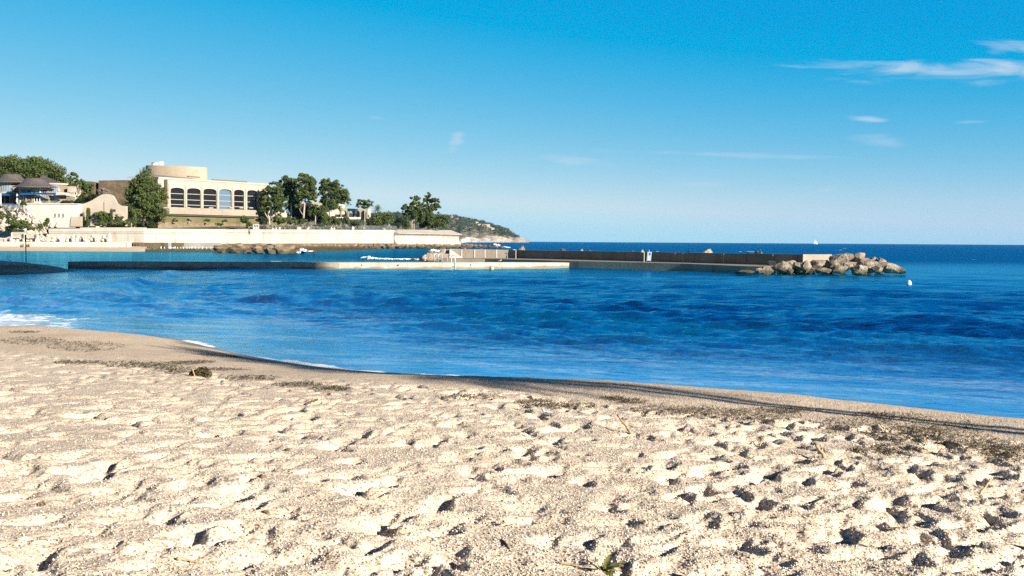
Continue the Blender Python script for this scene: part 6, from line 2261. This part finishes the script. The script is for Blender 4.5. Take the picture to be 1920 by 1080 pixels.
# ---- pole on the dark sand spit
p_ = Vector((P(48.8, 488, 93).x, 93.0, 0))
p_.z = sand_z(p_.x, p_.y)
k = mpp(93)
top_ = P(48.5, 440, 93).z
o = thing('pole', p_, 'dark pole with a thicker top standing on the shaded sand spit', 'pole')
mb = MB()
mb.tube([p_ - Vector((0, 0, 0.4)), Vector((p_.x, p_.y, top_ - 0.65))], 0.045, 8)
mb.build('shaft', M['dark_metal'], o)
mb = MB()
mb.tube([Vector((p_.x - 0.01, p_.y, top_ - 0.66)), Vector((p_.x - 0.02, p_.y, top_))], 0.075, 8)
mb.build('head_sleeve', M['dark_metal'], o)
mb = MB()
mb.tube([Vector((p_.x, p_.y, top_ - 0.62)), Vector((p_.x + 0.42, p_.y, top_ - 0.64))], 0.022, 6)
mb.build('arm', M['dark_wood'], o)

# ================================================================ things on the near sand
def weed(name, label, spots, n, L, seed, cat='seaweed'):
    """strands of dry seaweed scattered on the sand; spots = picture ellipses (cx, cy, rx, ry)"""
    g_ = random.Random(seed)
    mb_ = MB()
    w8 = [math.sqrt(s[2] * s[3]) for s in spots]
    for _ in range(n):
        x, y, rx, ry = g_.choices(spots, w8)[0]
        a, r_ = g_.uniform(0, 6.28), g_.random() ** 0.6 * 1.25
        p0 = on_sand(x + rx * r_ * math.cos(a), y + ry * r_ * math.sin(a))
        th = g_.uniform(0, 6.28)
        l_ = L * g_.uniform(0.4, 1.6)
        w_ = L * (0.03 + 0.07 * g_.random())
        d_ = Vector((math.cos(th), math.sin(th), 0))
        s_ = Vector((-d_.y, d_.x, 0))
        z0_ = 0.004 + 0.012 * g_.random() ** 2
        p1 = p0 + d_ * l_ * 0.5 + s_ * g_.uniform(-0.3, 0.3) * l_ + Vector((0, 0, g_.uniform(0.0, 0.010)))
        p2 = p0 + d_ * l_ + s_ * g_.uniform(-0.4, 0.4) * l_
        up_ = Vector((0, 0, z0_))
        mb_.add([tuple(p0 + s_ * w_ + up_), tuple(p0 - s_ * w_ + up_), tuple(p1 - s_ * w_ + up_ * 2), tuple(p1 + s_ * w_ + up_ * 2.2), tuple(p2 + s_ * w_ * 0.4 + up_), tuple(p2 - s_ * w_ * 0.4 + up_)],
                [(0, 1, 2, 3), (3, 2, 5, 4)])
    return tag(mb_.build(name, M['weed']), label, cat, None, 'stuff')


weed('seaweed_wrack', 'dark mat of dry seaweed strewn on the sand at right near the water', [(1690, 783, 45, 7), (1640, 778, 30, 4), (1760, 822, 90, 14), (1840, 838, 60, 12), (1700, 815, 60, 12), (1890, 852, 40, 12), (1600, 800, 70, 14), (1760, 800, 60, 10), (1660, 845, 60, 8)], 3200, 0.060, 41)
weed('seaweed_line', 'thin tide line of dry seaweed across the middle of the beach', [(1180, 754, 28, 4), (1150, 748, 18, 3), (1000, 757, 30, 5), (1330, 775, 60, 9), (1430, 780, 60, 12), (1480, 770, 50, 5), (880, 745, 50, 4), (1250, 770, 60, 7), (1060, 762, 50, 5)], 3000, 0.055, 42)
weed('seaweed_line', 'brown tide line of dry seaweed on the left of the beach', [(235, 684, 35, 5), (290, 686, 35, 5), (330, 694, 30, 6), (345, 681, 25, 3), (420, 693, 40, 1.6), (470, 709, 40, 4), (560, 722, 40, 4), (620, 730, 30, 4), (380, 679, 20, 2), (150, 680, 40, 3), (430, 668, 16, 1.2), (385, 664, 12, 1.2), (60, 640, 50, 6), (160, 650, 60, 8), (400, 667, 18, 1.5), (45, 623, 25, 1.5)], 3600, 0.075, 43)
o = thing('seaweed_clump', on_sand(377, 706), 'round dark clump of seaweed lying on the tide line at left', 'seaweed')
mb = MB()
c_ = on_sand(377, 706)
pf = [(c_ + Vector((0.02, 0, 0.07)), (0.10, 0.09, 0.07)), (c_ + Vector((-0.08, 0, 0.045)), (0.09, 0.08, 0.05)), (c_ + Vector((0.07, 0, 0.035)), (0.08, 0.08, 0.055))]
mb.rock(c_ + Vector((0, 0, 0.05)), (0.11, 0.09, 0.065), 5, 2)
leaf_cloud(mb, pf, 500, 0.035, 6, 0.7)
mb.build('tangle', M['weed'], o)
mb = MB()
mb.tube([c_ + Vector((-0.06, -0.12, 0.02)), c_ + Vector((-0.10, -0.10, 0.13))], 0.008, 5)
mb.build('stalk', M['drift'], o)


def stick(px0, py0, px1, py1, lift, r_, label, mat='drift', name='stick', sag=0.0):
    a_, b_ = on_sand(px0, py0), on_sand(px1, py1)
    a_.z += r_ * 0.6
    b_.z = max(b_.z, a_.z) if False else b_.z
    if lift is not None:
        # the far end stands up off the sand: same base distance, given height
        v_ = ray(px1, py1)
        b_ = CAM + v_ * ((a_.y + lift[1]) / v_.y)
    n_ = 7
    g_ = random.Random(int(px0))
    pts = [a_.lerp(b_, i / n_) + Vector((g_.uniform(-1, 1) * r_ * 0.5, g_.uniform(-1, 1) * r_ * 0.5, math.sin(math.pi * i / n_) * sag + g_.uniform(-1, 1) * r_ * 0.4)) for i in range(n_ + 1)]
    mb_ = MB()
    mb_.tube(pts, [r_ * (1 - 0.35 * i / n_) for i in range(n_ + 1)], 8)
    q = pts[3]
    mb_.tube([q, q + Vector((0.3, 0.1, 0.6)) * r_ * 3.0], [r_ * 0.55, r_ * 0.2], 5)
    return tag(mb_.build(name, M[mat], None, True), label, 'stick', 'driftwood sticks')


stick(1183, 814, 1158, 778, (0, 0.25), 0.012, 'long thin pale stick standing at a slant in the middle of the beach')
stick(1545, 858, 1530, 836, (0, 0.05), 0.017, 'thick brown stick planted upright with a long shadow, right of the middle', 'drift')
stick(1838, 928, 1857, 899, (0, 0.10), 0.010, 'slanting pale stick near the right edge')
stick(1302, 824, 1316, 822, None, 0.010, 'short pale stick lying right of the long thin stick')
stick(574, 761, 596, 755, None, 0.016, 'thick dark stick lying on the upper left sand', 'dark_wood')
stick(1700, 1039, 1765, 1036, None, 0.008, 'thin brown twig lying flat at the lower right', 'drift', sag=0.01)
stick(940, 1013, 968, 1050, None, 0.007, 'thin bent twig left of the green plant', 'dark_wood', sag=0.012)
stick(1045, 1056, 1092, 1061, None, 0.006, 'straight twig reaching left from the green plant', 'drift')
stick(330, 1050, 372, 1056, None, 0.008, 'curved brown twig at the lower left', 'drift', sag=0.008)
stick(64, 741, 80, 752, None, 0.008, 'thin dark twig at the upper left of the dry sand', 'dark_wood')
stick(205, 806, 232, 796, None, 0.006, 'thin twig left of the largest left footprint', 'dark_wood')
stick(408, 821, 424, 832, None, 0.007, 'forked twig among footprints in the left half', 'dark_wood')
stick(1425, 838, 1430, 822, (0, 0.05), 0.006, 'short twig standing just left of the upright brown stick', 'drift')
for i, (x, y, r_, lb, m_) in enumerate(((492, 897, 0.030, 'round tan pebble in the left half of the sand', 'rock_far'), (79, 948, 0.030, 'pair-shaped brown pebble near the left edge', 'rock_far'), (1822, 1003, 0.030, 'tan oval pebble at the lower right', 'rock_far'), (1841, 993, 0.022, 'bright white pebble at the lower right', 'boulder_white'),
                                        (538, 846, 0.026, 'reddish pebble right of the forked twig', 'rock_far'), (1520, 864, 0.030, 'pale shell-like stone left of the upright brown stick', 'boulder_white'), (499, 963, 0.024, 'small tan pebble below the round tan pebble', 'rock_far'), (1420, 985, 0.028, 'brown stone with a twig in the lower middle right', 'rock_far'), (1207, 980, 0.022, 'orange-brown pebble beside the large footprint at lower right', 'rock_far'), (507, 1070, 0.05, 'large rounded pale stone at the bottom left', 'boulder_white'))):
    c_ = on_sand(x, y)
    boulder((c_.x, c_.y, c_.z + r_ * 0.35), (r_, r_ * 0.8, r_ * 0.65), 900 + i, lb, 'pebbles on the sand', m_, 'pebble', 2, 'pebble')

# the small green plant at the bottom edge
c_ = on_sand(1130, 1083)
o = thing('beach_plant', c_, 'small green plant with broken leaves at the bottom of the picture', 'plant')
t = NT('plant_leaf')
n = t.noise(t.pos(), 18.0, 3)
M['leaf'] = t.done(t.mix(t.rng(n, 0.4, 0.6), (0.085, 0.105, 0.020), (0.20, 0.19, 0.06)), 0.6, 0.3)
M['dead_leaf'] = plain('dead_leaf', (0.50, 0.38, 0.24), 0.8, 0.2, 0.2, 20.0)
g = random.Random(4)


def blade(b0, az, el, L, w_, mat, nm='leaf'):
    L, w_ = L * 0.74, w_ * 0.85
    d_ = Vector((math.cos(az) * math.cos(el), math.sin(az) * math.cos(el), math.sin(el)))
    s_ = Vector((-math.sin(az), math.cos(az), 0))
    v, f = [], []
    for i in range(7):
        q = i / 6
        c2 = b0 + d_ * L * q + Vector((0, 0, -0.22 * L * q * q))
        ww = w_ * math.sin(math.pi * min(1, 0.12 + 0.88 * q)) + 0.001
        v += [tuple(c2 + s_ * ww + Vector((0, 0, ww * 0.35))), tuple(c2), tuple(c2 - s_ * ww + Vector((0, 0, ww * 0.35)))]
    for i in range(6):
        for k_ in range(2):
            f.append((i * 3 + k_, i * 3 + k_ + 1, i * 3 + k_ + 4, i * 3 + k_ + 3))
    return MB().add(v, f).build(nm, mat, o, True)


b0 = c_ + Vector((0, 0, 0.01))
for az, el, L, w_, m_ in ((1.0, 0.75, 0.20, 0.016, 'leaf'), (0.25, 0.45, 0.22, 0.022, 'leaf'), (-0.1, 0.5, 0.17, 0.022, 'leaf'), (0.6, 0.35, 0.13, 0.018, 'leaf'), (3.4, 0.3, 0.12, 0.018, 'leaf'), (4.1, 0.3, 0.14, 0.02, 'leaf'), (5.2, 0.2, 0.14, 0.02, 'leaf'), (2.1, 0.85, 0.10, 0.012, 'leaf'),
                          (2.6, 0.7, 0.15, 0.010, 'dead_leaf'), (3.0, 0.35, 0.16, 0.014, 'dead_leaf'), (5.7, 0.4, 0.15, 0.012, 'dead_leaf'), (0.12, 0.35, 0.25, 0.014, 'dead_leaf'), (0.9, 0.3, 0.15, 0.02, 'leaf'), (-0.4, 0.6, 0.14, 0.018, 'leaf'), (3.8, 0.5, 0.12, 0.016, 'leaf'), (1.6, 0.5, 0.12, 0.016, 'leaf'), (4.7, 0.4, 0.15, 0.014, 'dead_leaf'), (2.3, 0.3, 0.12, 0.02, 'leaf'), (5.6, 0.55, 0.12, 0.02, 'leaf')):
    blade(b0, az, el, L, w_, M[m_])
mb = MB()
mb.tube([b0 - Vector((0, 0, 0.05)), b0 + Vector((0.01, 0, 0.03))], [0.012, 0.008], 6)
mb.build('stem', M['leaf'], o)

# wagtail
wp = {'body': None, 'wing': plain('wagtail_grey', (0.36, 0.35, 0.34)), 'tail': plain('wagtail_tail', (0.30, 0.29, 0.28)), 'bill': M['dark_metal']}
t = NT('wagtail_plumage')
zc_ = t.n('ShaderNodeTexCoord').outputs['Object']
wp['body'] = t.done(t.mix(t.noise(zc_, 40.0, 2), (0.62, 0.60, 0.56), (0.74, 0.72, 0.69)), 0.8, 0.2)
wpos = on_sand(1026, 783)
o, d_, s_, bz = bird(wpos, 0.155, rad(172), 'grey and white wagtail with a black bib standing on the sand', wp, 'bird', 'wagtail')
L = 0.155
mb = MB()
for (x, z, r_) in ((0.245, 0.215, 0.055), (0.285, 0.27, 0.05), (0.215, 0.16, 0.05)):
    v_, f_ = ico(2)
    q = wpos + d_ * (x * L + 0.055 * L) + Vector((0, 0, bz + z * L))
    mb.add(v_ * np.array([r_ * L * 0.9, r_ * L * 1.3, r_ * L]) + np.array(q[:]), f_)
mb.build('bib', M['dark_metal'], o, True)
mb = MB()
v_, f_ = ico(2)
q = wpos + d_ * (0.29 * L) + Vector((0, 0, bz + 0.40 * L))
mb.add(v_ * np.array([0.085 * L, 0.075 * L, 0.06 * L]) + np.array(q[:]), f_)
mb.build('nape', wp['wing'], o, True)

# gravel: the loose coarse grains of the upper beach
gg = np.random.default_rng(17)
N_ = 170000
rr = 3.9 + 11.5 * gg.random(N_) ** 1.25
aa = gg.uniform(-rad(30), rad(30), N_)
gx, gy = rr * np.sin(aa), rr * np.cos(aa)
ii = np.clip(np.searchsorted(rows, rr), 0, len(rows) - 1)
jj = np.clip(np.searchsorted(th_dense, aa), 0, 1249)
keepg = gg.random(N_) < (0.25 + 0.75 * sstep(-4, 3, gx))
gx, gy, gz = gx[keepg], gy[keepg], Z[ii, jj][keepg]
n_ = len(gx)
sz = 0.0030 + 0.0045 * gg.random(n_) ** 2
oct_v = np.array([(1, 0, 0), (0, 1, 0), (-1, 0, 0), (0, -1, 0), (0, 0, 1.0), (0, 0, -0.8)])
oct_f = np.array([(0, 1, 4), (1, 2, 4), (2, 3, 4), (3, 0, 4), (1, 0, 5), (2, 1, 5), (3, 2, 5), (0, 3, 5)])
ro = gg.uniform(0, 6.28, n_)
cs, sn = np.cos(ro), np.sin(ro)
st_ = gg.uniform(0.7, 1.3, (n_, 1, 3))
ov = oct_v[None] * st_ * sz[:, None, None]
vx = ov[:, :, 0] * cs[:, None] - ov[:, :, 1] * sn[:, None] + gx[:, None]
vy = ov[:, :, 0] * sn[:, None] + ov[:, :, 1] * cs[:, None] + gy[:, None]
vz = ov[:, :, 2] + gz[:, None] + sz[:, None] * 0.4
gv = np.stack([vx, vy, vz], -1).reshape(-1, 3)
gf = (oct_f[None] + (np.arange(n_) * 6)[:, None, None]).reshape(-1, 3)
t = NT('gravel_grains')
rnd = t.n('ShaderNodeNewGeometry').outputs['Random Per Island']
col = t.mix(rnd, (0.42, 0.33, 0.24), (0.72, 0.64, 0.53))
col = t.mix(t.math('GREATER_THAN', rnd, 0.93), col, (0.28, 0.22, 0.16))
M['gravel'] = t.done(col, 0.75, 0.25)
tag(fast_mesh('gravel', gv, gf, M['gravel'], True), 'loose coarse grains of gravel over the upper beach', 'gravel', None, 'stuff')

weed('seaweed_mat', 'dark seaweed heaped on the shaded sand spit', [(30, 500, 40, 3), (90, 501, 30, 2.5), (125, 500, 12, 2.5), (10, 506, 30, 3), (78, 489, 8, 1.5)], 1500, 0.30, 44)
# ---- the mountain behind the camera: unseen, added to block sky fill
v, f = [], []
na, nr = 60, 9
for i in range(na + 1):
    a = rad(152 + (292 - 152) * i / na)
    e_ = min(1.0, i / 8.0, (na - i) / 8.0)
    for k_ in range(nr + 1):
        q = k_ / nr
        r_ = 150 + 230 * q
        v.append((r_ * math.sin(a), r_ * math.cos(a), 3 + (92 + 14 * math.sin(a * 9)) * q ** 1.1 * max(0.02, e_) + 8 * mnoise.noise(Vector((a * 12, q * 5, 0))) * q))
for i in range(na):
    for k_ in range(nr):
        f.append((i * (nr + 1) + k_, i * (nr + 1) + k_ + 1, (i + 1) * (nr + 1) + k_ + 1, (i + 1) * (nr + 1) + k_))
t = NT('sky_block_hill')
n = t.noise(t.pos(), 0.02, 6)
M['blocker_hill'] = t.done(t.mix(t.rng(n, 0.4, 0.6), (0.06, 0.07, 0.04), (0.22, 0.19, 0.15)), 0.95, 0.1)
tag(MB().add(v, f).build('sky_block_hill', M['blocker_hill'], None, True), kind='structure')

# ================================================================ what throws the long shadows, out of the picture to the right
pz = 1.2
palm('tall palm behind the beach whose shadow crosses the sand', (22.0, -1.6, pz), 10.4, 2.3, 61, 40, 0.13, 'palms behind the beach')
palm('taller palm behind the beach beside the other palm', (27.0, -5.2, pz), 14.6, 2.4, 62, 40, 0.14, 'palms behind the beach')
o = thing('apartment_tower', (144, -61, 2), 'pale high apartment tower behind the beach', 'building')
tw = math.atan2(0.77, 0.64)
mb = MB()
mb.box((144 + 0.64 * 1.0, -61 + 0.77 * 1.0, 52), (29, 16, 104), tw)
mb.build('wall', M['white'], o)
mb = MB()
for fl in range(32):
    mb.box((144 + 0.64, -61 + 0.77, 4 + fl * 3.1), (29.8, 17.2, 0.3), tw)
mb.build('balcony', M['conc_cap'], o)
mb = MB()
for fl in range(32):
    mb.box((144 + 0.64, -61 + 0.77, 5.6 + fl * 3.1), (28.0, 16.1, 1.6), tw)
mb.build('window_band', M['glass'], o)

# ================================================================ haze over the whole place
mb = MB()
XH, ZT = 6200.0, 130.0
mb.add([(-XH, -XH, -3), (XH, -XH, -3), (XH, 6200, -3), (-XH, 6200, -3), (-XH, -XH, ZT), (XH, -XH, ZT), (XH, 6200, ZT), (-XH, 6200, ZT)],
       [(3, 2, 1, 0), (4, 5, 6, 7), (0, 1, 5, 4), (1, 2, 6, 5), (2, 3, 7, 6), (3, 0, 4, 7)])
t = NT('haze_air')
pv = t.n('ShaderNodeVolumePrincipled', {'Color': (0.40, 0.72, 1.0, 1), 'Density': 0.000028, 'Anisotropy': 0.0})
t.nt.links.new(pv.outputs[0], t.out.inputs['Volume'])
tag(mb.build('haze', t.m), kind='stuff')
